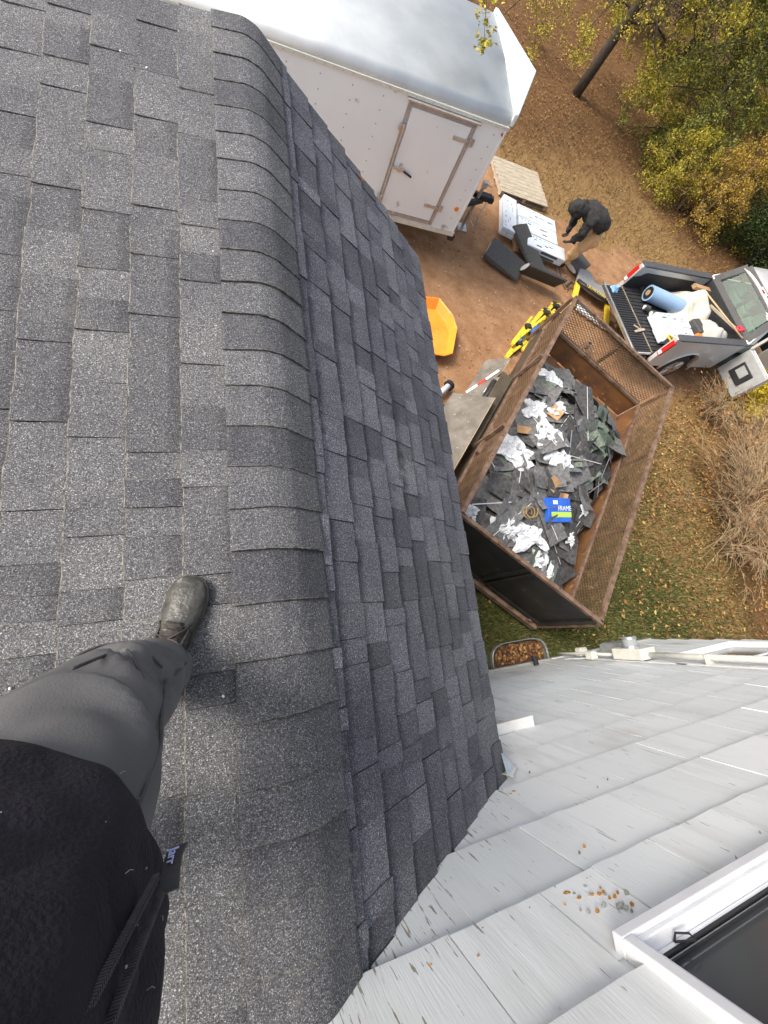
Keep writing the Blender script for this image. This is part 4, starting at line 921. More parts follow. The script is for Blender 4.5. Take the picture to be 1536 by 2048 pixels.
# ================================================================ PICKUP
M_sil = mat('silver_paint', (.56, .56, .54), (.62, .62, .60), 2, .3, metal=.25)
M_liner = mat('black_bed_liner', (.020, .020, .021), (.040, .040, .041), 30, .6)
M_railc = mat('grey_rail_cap', (.06, .062, .066), (.085, .085, .09), 20, .55)
M_chrome = mat('chrome', (.62, .63, .64), rough=.18, metal=.9)
M_seat = mat('pale_seat_fabric', (.25, .34, .29), (.30, .39, .34), 20, .9)
M_int = mat('dark_interior', (.03, .036, .034)); M_doorg = mat('grey_door_trim', (.34, .35, .34), (.40, .41, .40), 9, .55)
def clear_glass():
    m = bpy.data.materials.new('tinted_glass'); m.use_nodes = True; nt = m.node_tree; N = nt.nodes; N.remove(N['Principled BSDF'])
    t = N.new('ShaderNodeBsdfTransparent'); t.inputs[0].default_value = (.62, .74, .69, 1); g = N.new('ShaderNodeBsdfGlossy'); g.inputs['Roughness'].default_value = .02
    x = N.new('ShaderNodeMixShader'); x.inputs[0].default_value = .035; nt.links.new(t.outputs[0], x.inputs[1]); nt.links.new(g.outputs[0], x.inputs[2]); nt.links.new(x.outputs[0], N['Material Output'].inputs[0]); return m
M_cg = clear_glass()
TK = Matrix.Rotation(math.radians(6.3), 4, 'Z'); TKo = V((8.0, 5.17, gz(8, 5.2)))
pk_ = empty('pickup_truck', TKo, rot=SL @ TK, label='silver pickup truck with open tailgate, its bed loaded with roofing gear', cat='pickup')
HW = .93
def side_prof(x0, x1, z0, z1, wx, wr, n=14):
    pts = [(x0, z1), (x0, z0+.12), (x0+.1, z0)]
    pts += [(wx+wr*math.cos(PI-PI*i/n), max(z0, .36+wr*math.sin(PI*i/n))) for i in range(n+1)]
    pts += [(x1, z0), (x1, z1)]; return pts
for s in (-1, 1):
    mb = MB(); pr_ = side_prof(.0, 2.36, .42, 1.17, 1.02, .46)
    mb.prism(pr_, lambda a, b, h: V((a, s*(h-.05*max(0, (b-.85))*2), b)), HW-.09, HW); sd = mb.build('bed_side', M_sil, pk_, bevel=.015)
    MB().bar((.03, s*(HW-.06), 1.185), (2.34, s*(HW-.06), 1.185), .15, .035).build('rail_cap', M_railc, pk_, bevel=.008)
    mb = MB(); mb.prism([(-.008, .74), (-.008, 1.10), (.05, 1.10), (.05, .74)], lambda a, b, h: V((a, s*h, b)), HW-.085, HW+.008); tl = mb.build('taillight', M_red, pk_, bevel=.01)
    MB().box((-.011, s*(HW-.04), .80), (.008, .07, .07)).build('reverse_lens', M_clear, tl)
    mb = MB(); mb.tube([(1.02+.50*math.cos(t), s*(HW+.008), .36+.50*math.sin(t)) for t in [PI*i/16 for i in range(17)]], .022, 6); mb.build('wheel_arch_lip', M_sil, pk_, smooth=True)
    for wx in (1.02, 4.35):
        mb = MB(); mb.cyl((wx, s*(HW-.22), .36), (wx, s*(HW-.005), .36), .36, 28); wlx = mb.build('wheel', M_dark, pk_, bevel=.03)
        mb = MB(); mb.cyl((wx, s*(HW-.03), .36), (wx, s*(HW+.002), .36), .235, 24); mb.build('rim', M_galv, wlx)
        mb = MB(); mb.cyl((wx, s*(HW-.03), .36), (wx, s*(HW+.012), .36), .07, 12)
        for i in range(6): a = i*PI/3; mb.bar((wx, s*(HW+.004), .36), (wx+.22*math.cos(a), s*(HW+.004), .36+.22*math.sin(a)), .05, .02, up=(0, 1, 0))
        mb.build('spokes', M_chrome, wlx)
    MB().box((1.18, s*(HW-.103), .92), (2.3, .016, .50)).build('inner_liner', M_liner, pk_)
    MB().box((1.02, s*(HW-.26), .60), (1.0, .30, .3)).build('wheel_housing', M_liner, pk_, bevel=.03)
MB().box((1.17, 0, .655), (2.36, 2*HW-.2, .03)).build('bed_floor', M_liner, pk_)
mb = MB()
for i in range(17): mb.box((1.17, -HW+.2+i*(2*HW-.4)/16, .676), (2.3, .045, .014))
mb.build('bed_ribs', M_liner, pk_)
MB().box((2.34, 0, .90), (.05, 2*HW-.18, .55)).build('bed_front', M_liner, pk_)
tg = MB().box((-.27, 0, .63), (.52, 2*HW-.22, .05)).build('tailgate', M_sil, pk_, bevel=.012)
MB().box((-.53, 0, .632), (.03, 2*HW-.2, .075)).build('gate_edge', M_chrome, tg, bevel=.01)
mb = MB(); mb.box((-.26, 0, .6625), (.46, 2*HW-.28, .012))
for i in range(26): mb.box((-.27, -HW+.2+i*(2*HW-.4)/25, .675), (.44, .024, .014))
mb.build('gate_liner', M_liner, tg)
MB().box((-.015, 0, .66), (.03, 2*HW-.24, .03)).build('hinge_strip', mat('worn_tan_metal', (.32, .26, .17), (.2, .17, .12), 9, .6), tg)
mb = MB(); mb.bar((-.12, -HW+.06, .50), (-.12, HW-.06, .50), .12, .16); bp = mb.build('bumper', M_blk, pk_, bevel=.03)
mb = MB(); mb.box((-.24, .0, .44), (.2, .07, .07)); mb.tube([(-.3, 0, .45), (-.3, 0, .56)], .028, 10); mb.build('hitch', M_rust, bp)
# cab
B = lambda x, y, z: V((x, y, z))
mb = MB(); mb.box((2.42, 0, .82), (.07, 2*HW-.06, .78)); mb.build('cab_rear_panel', M_sil, pk_, bevel=.02)
rb = [(2.42, 1.20), (2.70, 1.68)]   # rear window plane
def tz(z): return HW-.02-.25*max(0, z-1.18)/.5
mb = MB()
for s in (-1, 1): mb.add([B(2.38, s*(HW-.02), 1.19), B(2.66, s*tz(1.68), 1.68), B(2.88, s*tz(1.70), 1.70), B(2.58, s*(HW-.02), 1.19), B(2.44, s*(HW-.16), 1.19), B(2.70, s*(tz(1.68)-.1), 1.66), B(2.88, s*(tz(1.7)-.1), 1.68), B(2.58, s*(HW-.16), 1.19)], [(0, 1, 2, 3), (4, 7, 6, 5), (0, 4, 5, 1), (3, 2, 6, 7), (1, 5, 6, 2), (0, 3, 7, 4)])
mb.build('rear_pillars', M_sil, pk_, bevel=.012)
mb = MB(); n = 9; xs_ = [2.62, 2.70, 2.9, 3.4, 3.9, 4.05]; zz = [1.665, 1.705, 1.735, 1.745, 1.72, 1.69]
mb.grid(11, 6, lambda u, v: B(xs_[int(round(v*5))], (u-.5)*2*.68, zz[int(round(v*5))]-.05*(abs(u-.5)*2)**3)); mb.build('cab_roof', M_sil, pk_, smooth=True, solid=.05)
tl = MB().box((2.66, 0, 1.705), (.05, .24, .05), Matrix.Rotation(-.5, 3, 'Y')).build('brake_light', M_clear, pk_, bevel=.01); MB().box((2.635, 0, 1.71), (.02, .10, .035), Matrix.Rotation(-.5, 3, 'Y')).build('red_lens', M_red, tl)
mb = MB(); mb.add([B(2.405, -.66, 1.22), B(2.405, .66, 1.22), B(2.645, .58, 1.655), B(2.645, -.58, 1.655)], [(0, 1, 2, 3)]); gl = mb.build('rear_window', M_cg, pk_, solid=.004)
mb = MB(); fr = [B(2.398, -.80, 1.20), B(2.398, .80, 1.20), B(2.652, .66, 1.68), B(2.652, -.66, 1.68)]
for a, b in zip(fr, fr[1:]+fr[:1]): mb.bar(a, b, .14, .02, up=(-.9, 0, .5))
mb.build('window_seal', M_blk, pk_)
mb = MB(); mb.box((3.3, 0, .52), (1.9, 2*HW-.1, .12)); mb.build('cab_floor', M_int, pk_)
mb = MB(); mb.box((4.1, 0, .98), (.3, 2*HW-.1, .35)); mb.build('dashboard', M_int, pk_)
for y_, w_ in ((-.43, .5), (.43, .5), (0., .24)):
    st = MB(); st.box((3.25, y_, .75), (.55, w_, .2)); st.box((2.98, y_, 1.02), (.16, w_, .5), Matrix.Rotation(-.2, 3, 'Y')); q = st.build('seat', M_seat, pk_, bevel=.04)
    MB().box((2.88, y_, 1.36), (.1, w_*.62, .19), Matrix.Rotation(-.2, 3, 'Y')).build('headrest', M_seat, q, bevel=.03)
MB().box((2.66, -.18, 1.13), (.12, .26, .16)).build('cushion', mat('ochre_cushion', (.35, .26, .08)), pk_, bevel=.03)
mb = MB(); mb.prism([(2.45, .42), (4.0, .42), (5.5, .45), (5.55, .8), (5.4, 1.08), (4.35, 1.18), (2.45, 1.18)], lambda a, b, h: V((a, h, b)), HW-.05, HW); mb.build('far_side', M_sil, pk_, bevel=.02)
mb = MB(); mb.prism([(3.4, .42), (4.0, .42), (5.5, .45), (5.55, .8), (5.4, 1.08), (4.35, 1.18), (3.4, 1.18)], lambda a, b, h: V((a, h, b)), -HW, -HW+.05); mb.build('near_side', M_sil, pk_, bevel=.02)
MB().box((4.9, 0, 1.10), (1.25, 2*HW-.06, .06)).build('hood', M_sil, pk_, bevel=.02); MB().box((5.52, 0, .75), (.08, 2*HW-.1, .6)).build('grille', M_chrome, pk_)
mb = MB(); mb.add([B(4.35, -.8, 1.19), B(4.35, .8, 1.19), B(3.98, .62, 1.68), B(3.98, -.62, 1.68)], [(0, 1, 2, 3)]); mb.build('windscreen', M_cg, pk_, solid=.004)
dd = MB(); dd.box((2.56, -HW-.42, .80), (.07, .78, .70)); door_ = dd.build('open_door', M_doorg, pk_, bevel=.02)
MB().box((2.515, -HW-.42, .80), (.03, .40, .34)).build('armrest', M_blk, door_, bevel=.02)
MB().box((2.508, -HW-.40, .84), (.028, .22, .18)).build('pocket', M_doorg, door_)
mb = MB(); mb.box((2.60, -HW-.42, .80), (.02, .82, .74)); mb.build('outer_skin', M_sil, door_, bevel=.008)
mb = MB()
for a, b in [((2.56, -HW-.04, 1.15), (2.60, -HW-.02, 1.62)), ((2.60, -HW-.02, 1.62), (2.60, -HW-.62, 1.55)), ((2.60, -HW-.62, 1.55), (2.56, -HW-.79, 1.15))]: mb.bar(a, b, .07, .05)
mb.build('window_frame', M_sil, door_)
# ---- load in the bed (each thing on its own)
WT = WM[pk_]
def T_(x, y, z): return WT @ V((x, y, z))
def tobj(mb, nm, mm, lab, cat_, **k):
    mb.v = [tuple(WT @ V(p)) for p in mb.v]; return mb.build(nm, mm, label=lab, cat=cat_, **k)
fz = .685
M_lb = mat('pale_blue_membrane', (.28, .42, .60), (.32, .46, .64), 3, .55); M_canv = mat('cream_canvas', (.55, .50, .40), (.64, .60, .51), 6, .9); M_tarp = mat('grey_tarp', (.36, .35, .32), (.46, .45, .42), 5, .6)
r0 = empty('membrane_roll', T_(.80, .40, fz), label='large pale blue roll of roofing membrane in the pickup bed', cat='roll')
mb = MB(); mb.tube([T_(.42, .52, fz+.17), T_(1.42, .22, fz+.17)], .155, 26); mb.build('roll', M_lb, r0, world=True); mb = MB(); mb.tube([T_(.412, .523, fz+.17), T_(.42, .52, fz+.17)], .12, 20); mb.build('end_face', M_dark, r0, world=True); mb = MB(); mb.tube([T_(.40, .525, fz+.17), T_(.42, .52, fz+.17)], .055, 16); mb.build('core', M_card, r0, world=True)
for i, (x, y, L_, lab) in enumerate([(.28, .24, .10, 'short dark roll of felt standing out beside the blue roll'), (.40, .10, .42, 'small dark roll of felt between the blue roll and the bundles')]):
    rr_ = empty('felt_roll', T_(x, y, fz), label=lab, cat='roll'); mb = MB(); mb.tube([T_(x, y, fz+.065), T_(x+L_, y-.04, fz+.065)], .062, 16); mb.build('roll', M_scrap2, rr_, world=True); mb = MB(); mb.tube([T_(x-.006, y, fz+.065), T_(x, y, fz+.065)], .045, 14); mb.build('core', M_tape, rr_, world=True)
for j, yy in enumerate((-.13, -.46)):
    for l_ in range(2): bundle(WT @ Matrix.Translation((.78+.06*l_-.03*j, yy, fz+.012+.088*l_)) @ RZ(.01-.04*j), ['white wrapped shingle bundle in the pickup bed beside the blue roll', 'white wrapped shingle bundle in the pickup bed beside the shovel'][j]+('' if l_ else ', the lower one'), None, 1.0, .33)
def drape(nm, c, sx, sy, h, mm, lab, cat_, seed, fold=9):
    mb = MB(); n_ = 34
    def fn(u, v):
        a, b = (u-.5)*2, (v-.5)*2; r = min(1, math.hypot(a, b)); k = 1+.2*noise.noise(V((a*1.5+seed, b*1.5, 0)))
        z = h*(1-r**2.4)*(.75+.5*noise.noise(V((a*1.7, b*1.7, seed))))+.03*math.sin(fold*(a+.7*b)+3*noise.noise(V((a*2, b*2, seed+3))))*(1-r*r)+.02*noise.noise(V((a*6, b*6, seed)))
        return V((c[0]+a*sx*k, c[1]+b*sy*k, c[2]+max(.005, z)))
    mb.grid(n_, n_, fn); return tobj(mb, nm, mm, lab, cat_, smooth=True)
drape('canvas_tarp', (1.66, .26, fz+.02), .66, .54, .50, M_canv, 'folded cream canvas drop cloth behind the blue roll', 'drop cloth', 3, 13)
drape('grey_tarp', (1.84, -.42, fz+.02), .50, .48, .50, M_tarp, 'crumpled grey tarp by the cab in the pickup bed', 'tarp', 8, 7)
tobj(MB().box((1.78, .52, fz+.46), (.5, .10, .07), Matrix.Rotation(-.12, 3, 'Z')), 'wood_offcut', M_card, 'tan cardboard strip with orange end on the canvas', 'cardboard')
sh_ = empty('shovel', T_(.6, -.68, fz), label='wooden shovel with yellow grip along the side of the pickup bed', cat='shovel')
mb = MB(); mb.tube([T_(.42, -.64, fz+.22), T_(1.6, -.70, fz+.20)], .017, 8); mb.build('shaft', M_woody, sh_, world=True, smooth=True)
mb = MB(); mb.tube([T_(.42, -.64, fz+.22), T_(.36, -.58, fz+.22), T_(.25, -.58, fz+.23), T_(.25, -.70, fz+.23), T_(.36, -.70, fz+.22), T_(.42, -.64, fz+.22)], .02, 8); mb.build('grip', M_yel, sh_, world=True, smooth=True)
mb = MB(); mb.add([T_(1.6, -.82, fz+.16), T_(1.98, -.80, fz+.12), T_(1.98, -.62, fz+.12), T_(1.6, -.58, fz+.16)], [(0, 1, 2, 3)]); mb.build('blade', M_galv, sh_, world=True, solid=.003)
bm_ = MB(); bm_.tube([(1.80, .35, fz+.50), (2.02, -.85, fz+.60)], .016, 8); tobj(bm_, 'broom_handle', M_woody, 'long pale wooden handle lying across the tarps', 'handle', smooth=True)
bm_ = MB(); bm_.bar((2.05, .2, fz+.36), (2.22, -.5, fz+.5), .06, .04); tobj(bm_, 'timber_batten', M_wood, 'brown timber batten against the bed front', 'timber')
tobj(MB().box((1.42, -.52, fz+.14), (.20, .18, .2), Matrix.Rotation(.3, 3, 'Z')), 'orange_bucket', mat('orange_cloth', (.62, .17, .03), (.7, .22, .04), 14, .8), 'orange cloth bag behind the wrapped bundles', 'bag', bevel=.04)
tobj(MB().box((1.50, -.28, fz+.15), (.26, .34, .25), Matrix.Rotation(.15, 3, 'Z')), 'black_crate', M_ramp, 'black plastic tool case in the pickup bed', 'case', bevel=.02)
bm_ = MB(); bm_.tube([(2.16, -.60, fz+.55), (2.19, -.52, fz+.53), (2.27, -.50, fz+.56), (2.28, -.62, fz+.58), (2.16, -.60, fz+.55)], .03, 8); tobj(bm_, 'red_grip', mat('red_plastic', (.6, .03, .05), rough=.4), 'red plastic grip on the grey tarp by the cab', 'grip', smooth=True)
tobj(MB().box((1.70, -.14, fz+.22), (.05, .3, .04), Matrix.Rotation(.25, 3, 'Z')), 'white_trim_piece', M_trimw, 'white plastic trim piece between case and tarp', 'trim')
mb = MB(); mb.grid(10, 10, lambda u, v: V((-.42+.16*u+.02*noise.noise(V((u*5, v*5, 1))), .60+.16*v+.02*noise.noise(V((u*5, v*5, 7))), .68+.10*math.sin(PI*u)*math.sin(PI*v)*(1+noise.noise(V((u*7, v*7, 3))))))); tobj(mb, 'blue_glove', mat('light_blue_glove', (.15, .36, .70), (.3, .5, .78), 20, .5), 'crumpled light blue glove on the open tailgate', 'glove')
bm_ = MB(); bm_.bar((.02, -.28, .70), (-.3, -.35, .70), .05, .018); bm_.bar((-.1, -.3, .70), (-.25, -.2, .70), .035, .016); tobj(bm_, 'wood_scrap', M_wood, 'forked pale wood scrap on the open tailgate', 'wood scrap')

# ================================================================ PEOPLE
def skin_obj(name, chains, mm, parent=None, subd=2, label=None, cat=None, folds=0):
    """chains: list of [(point, rx, ry)] sharing equal points; grown with a Skin modifier. world-space points"""
    vs, es, rad, key = [], [], [], {}
    def vid(p, r):
        k = (round(p[0], 4), round(p[1], 4), round(p[2], 4))
        if k not in key: key[k] = len(vs); vs.append(V(p)); rad.append(r)
        return key[k]
    for ch in chains:
        prev = None
        for p, rx, ry in ch:
            i = vid(p, (rx, ry))
            if prev is not None and prev != i: es.append((prev, i))
            prev = i
    if parent is not None: Mi = WM[parent].inverted(); M = Matrix()
    else: M = Matrix.Translation(vs[0]); Mi = M.inverted()
    me = bpy.data.meshes.new(name); me.from_pydata([Mi @ v for v in vs], es, []); me.materials.append(mm)
    o = bpy.data.objects.new(name, me); reg(o, parent, M)
    o.modifiers.new('skin', 'SKIN').use_smooth_shade = True
    sv = me.skin_vertices[0].data
    for i, r in enumerate(rad): sv[i].radius = r; sv[i].use_root = (i == 0)
    q = o.modifiers.new('s', 'SUBSURF'); q.levels = subd; q.render_levels = subd
    if folds:   # cloth folds
        tx = bpy.data.textures.new('folds', 'CLOUDS'); tx.noise_scale = .11; tx.noise_depth = 1
        q = o.modifiers.new('folds', 'DISPLACE'); q.texture = tx; q.texture_coords = 'LOCAL'; q.strength = folds; q.mid_level = .5
    return tag(o, label, cat)
M_skin = mat('skin', (.45, .28, .20), (.5, .32, .24), 12, .55)
M_hood = mat('black_hoodie', (.022, .021, .021), (.042, .040, .039), 30, .95, bump=.3)
M_tan = mat('tan_work_trousers', (.58, .34, .16), (.70, .45, .23), 12, .9, bump=.3)
M_boot = mat('black_boot', (.015, .016, .017), (.03, .03, .03), 20, .6)
# worker bending over the bundles; feet on the dirt
wk = empty('person', gp(7.32, 7.02), label='person in black hoodie and tan trousers bending over the shingle bundles', cat='person')
g0 = gz(7.2, 7.0)
wp_ = lambda x, y, h: (x, y, g0+h)
hip = wp_(7.36, 7.06, .93); chest = wp_(6.93, 7.14, 1.16); neck = wp_(6.70, 7.14, 1.18); head = wp_(6.53, 7.14, 1.10)
rk, rf = wp_(7.16, 6.96, .50), wp_(7.20, 6.98, .09); lk, lf_ = wp_(7.36, 7.24, .48), wp_(7.50, 7.24, .09)
body = skin_obj('body', [[(hip, .14, .11), (wp_(7.14, 7.1, 1.07), .13, .10), (chest, .15, .11), (neck, .055, .055), (wp_(6.62, 7.14, 1.15), .075, .08), (head, .085, .095), (wp_(6.47, 7.14, 1.04), .05, .06)],
  [(hip, .14, .11), (wp_(7.34, 6.98, .86), .085, .085), (rk, .06, .06), (rf, .04, .04)], [(hip, .14, .11), (wp_(7.38, 7.16, .86), .085, .085), (lk, .06, .06), (lf_, .04, .04)],
  [(chest, .15, .11), (wp_(6.86, 6.96, 1.10), .055, .055), (wp_(6.90, 6.90, .84), .045, .045), (wp_(6.86, 6.98, .60), .03, .035)], [(chest, .15, .11), (wp_(6.84, 7.32, 1.10), .055, .055), (wp_(6.86, 7.32, .84), .045, .045), (wp_(6.88, 7.20, .60), .03, .035)]], M_skin, wk)
hd = skin_obj('hoodie', [[(wp_(7.37, 7.07, .97), .20, .17), (wp_(7.28, 7.08, 1.06), .24, .20), (wp_(7.12, 7.1, 1.14), .25, .20), (chest, .25, .19), (wp_(6.75, 7.14, 1.21), .11, .10), (wp_(6.61, 7.14, 1.17), .155, .15), (wp_(6.50, 7.14, 1.10), .155, .15), (wp_(6.45, 7.14, 1.03), .11, .11)],
  [(chest, .25, .19), (wp_(6.87, 6.93, 1.08), .115, .115), (wp_(6.90, 6.88, .84), .09, .09), (wp_(6.87, 6.96, .60), .06, .06)], [(chest, .25, .19), (wp_(6.85, 7.33, 1.08), .115, .115), (wp_(6.86, 7.32, .84), .09, .09), (wp_(6.88, 7.20, .60), .06, .06)]], M_hood, wk, 3, folds=.09)
skin_obj('trousers', [[(wp_(7.40, 7.06, .95), .20, .17), (wp_(7.36, 7.07, .84), .19, .17), (wp_(7.30, 6.98, .68), .14, .14), (wp_(7.18, 6.96, .48), .12, .12), (wp_(7.19, 6.98, .25), .105, .105), (wp_(7.20, 6.98, .13), .10, .10)],
  [(wp_(7.36, 7.07, .84), .19, .17), (wp_(7.38, 7.18, .68), .14, .14), (wp_(7.37, 7.24, .48), .12, .12), (wp_(7.46, 7.24, .25), .105, .105), (wp_(7.50, 7.24, .13), .10, .10)]], M_tan, wk, 3, folds=.08)
for (fx, fy) in ((7.2, 6.98), (7.5, 7.24)):
    skin_obj('boot', [[(wp_(fx+.07, fy, .065), .055, .055), (wp_(fx-.02, fy, .07), .055, .055), (wp_(fx-.12, fy-.01, .055), .055, .045), (wp_(fx-.19, fy-.015, .045), .045, .035)], [(wp_(fx-.02, fy, .07), .055, .055), (wp_(fx, fy, .17), .052, .052)]], M_boot, wk, 2)
def fingers(root, d, side, up, parent, mm, ln=.075, sc=1.0, curl=.5):
    """five unequal bent fingers from a palm, as one mesh with the palm"""
    d, side, up = V(d).normalized(), V(side).normalized(), V(up).normalized(); root = V(root)
    pc = root+d*.045*sc; ch = [[(tuple(root), .026*sc, .018*sc), (tuple(pc), .034*sc, .017*sc)]]
    for i, (o_, l_) in enumerate([(-.030, .85), (-.010, 1.0), (.010, .95), (.030, .75)]):
        p0 = pc+d*.03*sc+side*o_*sc; p1 = p0+d*ln*.45*l_*sc-up*curl*.012*sc; p2 = p1+d*ln*.3*l_*sc-up*curl*.035*sc; p3 = p2+d*ln*.12*l_*sc-up*curl*.03*sc
        ch.append([(tuple(pc), .034*sc, .017*sc), (tuple(p0), .010*sc, .010*sc), (tuple(p1), .009*sc, .009*sc), (tuple(p2), .008*sc, .008*sc), (tuple(p3), .006*sc, .006*sc)])
    t0 = root+d*.02*sc-side*.032*sc; ch.append([(tuple(root), .026*sc, .018*sc), (tuple(t0), .012*sc, .012*sc), (tuple(t0+d*.035*sc-side*.02*sc-up*.01*sc), .010*sc, .010*sc), (tuple(t0+d*.065*sc-side*.018*sc-up*.025*sc), .008*sc, .008*sc)])
    return skin_obj('hand', ch, mm, parent, 1)
fingers(wp_(6.865, 6.965, .62), (-.5, .35, -.75), (.5, .8, 0), (.8, -.4, -.5), wk, M_boot)
fingers(wp_(6.88, 7.195, .62), (-.6, -.2, -.75), (-.2, .9, 0), (.8, .2, -.5), wk, M_boot)
tm = text_mesh('Landmark', .045, M_white, .002); inst('sleeve_print', tm, axes(wp_(6.888, 6.822, .86), (-.05, .10, -1), (-1, -.1, 0), (0, -1, 0)), wk)

# photographer: weight on the right boot near the ridge, left leg behind, phone held out at the chest
M_trou = mat('dark_grey_trousers', (.082, .082, .085), (.118, .117, .118), 9, .85, bump=.12, bsc=420, speck=((.17, .165, .155), 24, .70))
M_flee = mat('black_fleece', (.007, .0065, .011), (.014, .0125, .020), 14, .95, bump=.35, bsc=260)
M_shoe = mat('worn_olive_leather', (.038, .036, .031), (.082, .079, .070), 22, .34, bump=.3, bsc=60, speck=((.17, .165, .15), 34, .62))
M_sole = mat('boot_sole', (.03, .028, .022), (.075, .068, .05), 30, .8); M_lace = mat('boot_lace', (.045, .036, .030), (.085, .07, .06), 60, .9)
ph = empty('person', onL(.32, -.10, .012), label='photographer in dark grey trousers and black fleece standing on the roof', cat='person')
zf = onL(.28, 0).z+.012
RA = (-.300, -.018, zf+.10); RK = (-.362, -.080, .42); RT = (-.366, -.120, .68); HIPR = (-.385, -.195, .86); PEL = (-.43, -.19, .90)
LFT = onL(.56, -.42, .01); LA = (LFT.x, LFT.y+.02, LFT.z+.10); LK = (-.54, -.30, .40)
skin_obj('body', [[(PEL, .10, .07), ((-.43, -.22, 1.08), .10, .07), ((-.44, -.25, 1.28), .11, .07), ((-.445, -.255, 1.42), .06, .055), ((-.445, -.235, 1.50), .07, .08), ((-.445, -.22, 1.58), .082, .10), ((-.445, -.225, 1.66), .07, .085)],
  [(PEL, .10, .07), (HIPR, .06, .06), (RK, .05, .05), (RA, .035, .035)], [(PEL, .10, .07), ((-.51, -.20, .84), .06, .06), (LK, .06, .06), (LA, .04, .04)],
  [((-.44, -.25, 1.28), .11, .07), ((-.245, -.27, 1.34), .055, .055), ((-.19, -.30, 1.14), .045, .045), ((-.235, -.12, 1.30), .032, .032)], [((-.44, -.25, 1.28), .11, .07), ((-.635, -.26, 1.34), .055, .055), ((-.70, -.22, 1.10), .045, .045), ((-.62, -.12, .92), .032, .032)]], M_skin, ph)
def ring_pts(c, rx, ry, n=28, rot=0, wob=0, seed=0, z=None):
    out = []
    for i in range(n):
        a = 2*PI*i/n; k = 1+wob*noise.noise(V((math.cos(a)*1.6+seed, math.sin(a)*1.6, seed*.7)))
        x, y = rx*math.cos(a)*k, ry*math.sin(a)*k; q = V((x*math.cos(rot)-y*math.sin(rot), x*math.sin(rot)+y*math.cos(rot), 0)); out.append(V(c)+q)
    return out
def leg(path, mm):
    rings = []; K = 90
    for i in range(K):
        t = i/(K-1)*(len(path)-1); j = min(int(t), len(path)-2); f_ = t-j; f_ = f_*f_*(3-2*f_)*.5+f_*.5
        a, b = path[j], path[j+1]; c = V(a[0]).lerp(V(b[0]), f_); rx = a[1]+(b[1]-a[1])*f_; ry = a[2]+(b[2]-a[2])*f_
        q_ = i/89; amp = .030*math.exp(-((q_-.08)/.10)**2)+.022*math.exp(-((q_-.42)/.14)**2)+.012
        ring = []
        for k in range(36):
            an = 2*PI*k/36; ca, sa = math.cos(an), math.sin(an); nz_ = noise.noise(V((ca*1.1, sa*1.1, q_*5))); w_ = 1+4.2*amp*math.sin(q_*62+5*nz_+2.0*math.sin(an*1+.5))*(.5+.5*noise.noise(V((ca*1.2+4, sa*1.2, q_*7)))*1.6)+.05*noise.noise(V((ca*1.6, sa*1.6, q_*9+9)))
            ring.append(c+V((rx*math.cos(an)*w_, ry*math.sin(an)*w_, .006*noise.noise(V((ca*2, sa*2, q_*12))))))
        rings.append(ring)
    return MB().rings(rings, cap=False)
lm = leg([((-.322, -.062, zf+.055), .060, .062), ((-.328, -.062, zf+.16), .068, .070), (RK, .080, .084), (RT, .096, .096), (HIPR, .088, .088), ((-.38, -.19, .98), .08, .08)], M_trou)
l2 = leg([((LFT.x, LFT.y, LFT.z+.06), .06, .065), ((LA[0], LA[1], LA[2]+.08), .066, .07), (LK, .09, .09), ((-.53, -.24, .66), .10, .10), ((-.49, -.2, .86), .09, .095), ((-.46, -.19, .98), .08, .08)], M_trou)
lm.add(l2.v, l2.f)
lm.add(*(lambda m_: (m_.v, m_.f))(MB().rings([ring_pts((-.43, -.19, z), .145, .10) for z in (.80, .86, .92, 1.0)], cap=False)))
tr_ = lm.build('trousers', M_trou, ph, world=True, smooth=True, solid=.004)
# side seam, knee dart and pocket edge on the right trouser leg
def leg_pt(t, an, off=.003):
    path = [((-.322, -.062, zf+.055), .060, .062), ((-.328, -.062, zf+.16), .068, .070), (RK, .080, .084), (RT, .096, .096), (HIPR, .088, .088)]
    q = t*4; j = min(int(q), 3); f_ = q-j; f_ = f_*f_*(3-2*f_)*.5+f_*.5; a, b = path[j], path[j+1]; c = V(a[0]).lerp(V(b[0]), f_); rx = a[1]+(b[1]-a[1])*f_+off; ry = a[2]+(b[2]-a[2])*f_+off
    return c+V((rx*math.cos(an), ry*math.sin(an), 0))
M_seam = mat('trouser_seam', (.05, .05, .052), (.075, .075, .078), 60, .9)
for nm_, pts in [('side_seam', [leg_pt(.02+.9*i/30, .25+.05*math.sin(i*.4)) for i in range(31)]), ('pocket_edge', [leg_pt(.66-.10*i/10, .75+.45*i/10, .004) for i in range(11)]), ('knee_seam', [leg_pt(.50+.015*math.sin(i*.5), .5+1.6*i/16, .004) for i in range(17)]), ('thigh_patch_edge', [leg_pt(.70-.012*i, 1.5-.02*i, .005) for i in range(9)])]:
    MB().tube(pts, .0022, 5).build(nm_, M_seam, tr_, world=True, smooth=True)
def jring(c, rx, ry, i, n=48):
    out = []
    for k in range(n):
        a = 2*PI*k/n; w_ = 1+.05*noise.noise(V((math.cos(a)*1.5, math.sin(a)*1.5, i*.25)))+.022*math.sin(7*a+i*.9+2*math.sin(i*.7))*(i < 8)
        out.append(V(c)+V((rx*math.cos(a)*w_, ry*math.sin(a)*w_, .012*math.sin(a*2+.6)*(1 if i < 3 else 0))))
    return out
jp0 = [((-.415, -.178, .785), .168, .122), ((-.415, -.178, .80), .174, .128), ((-.418, -.182, .84), .176, .128), ((-.422, -.19, .92), .175, .124), ((-.426, -.20, 1.0), .174, .122), ((-.43, -.215, 1.1), .178, .12), ((-.436, -.232, 1.2), .188, .12), ((-.44, -.245, 1.3), .20, .118), ((-.442, -.255, 1.38), .17, .10), ((-.445, -.258, 1.44), .075, .07)]
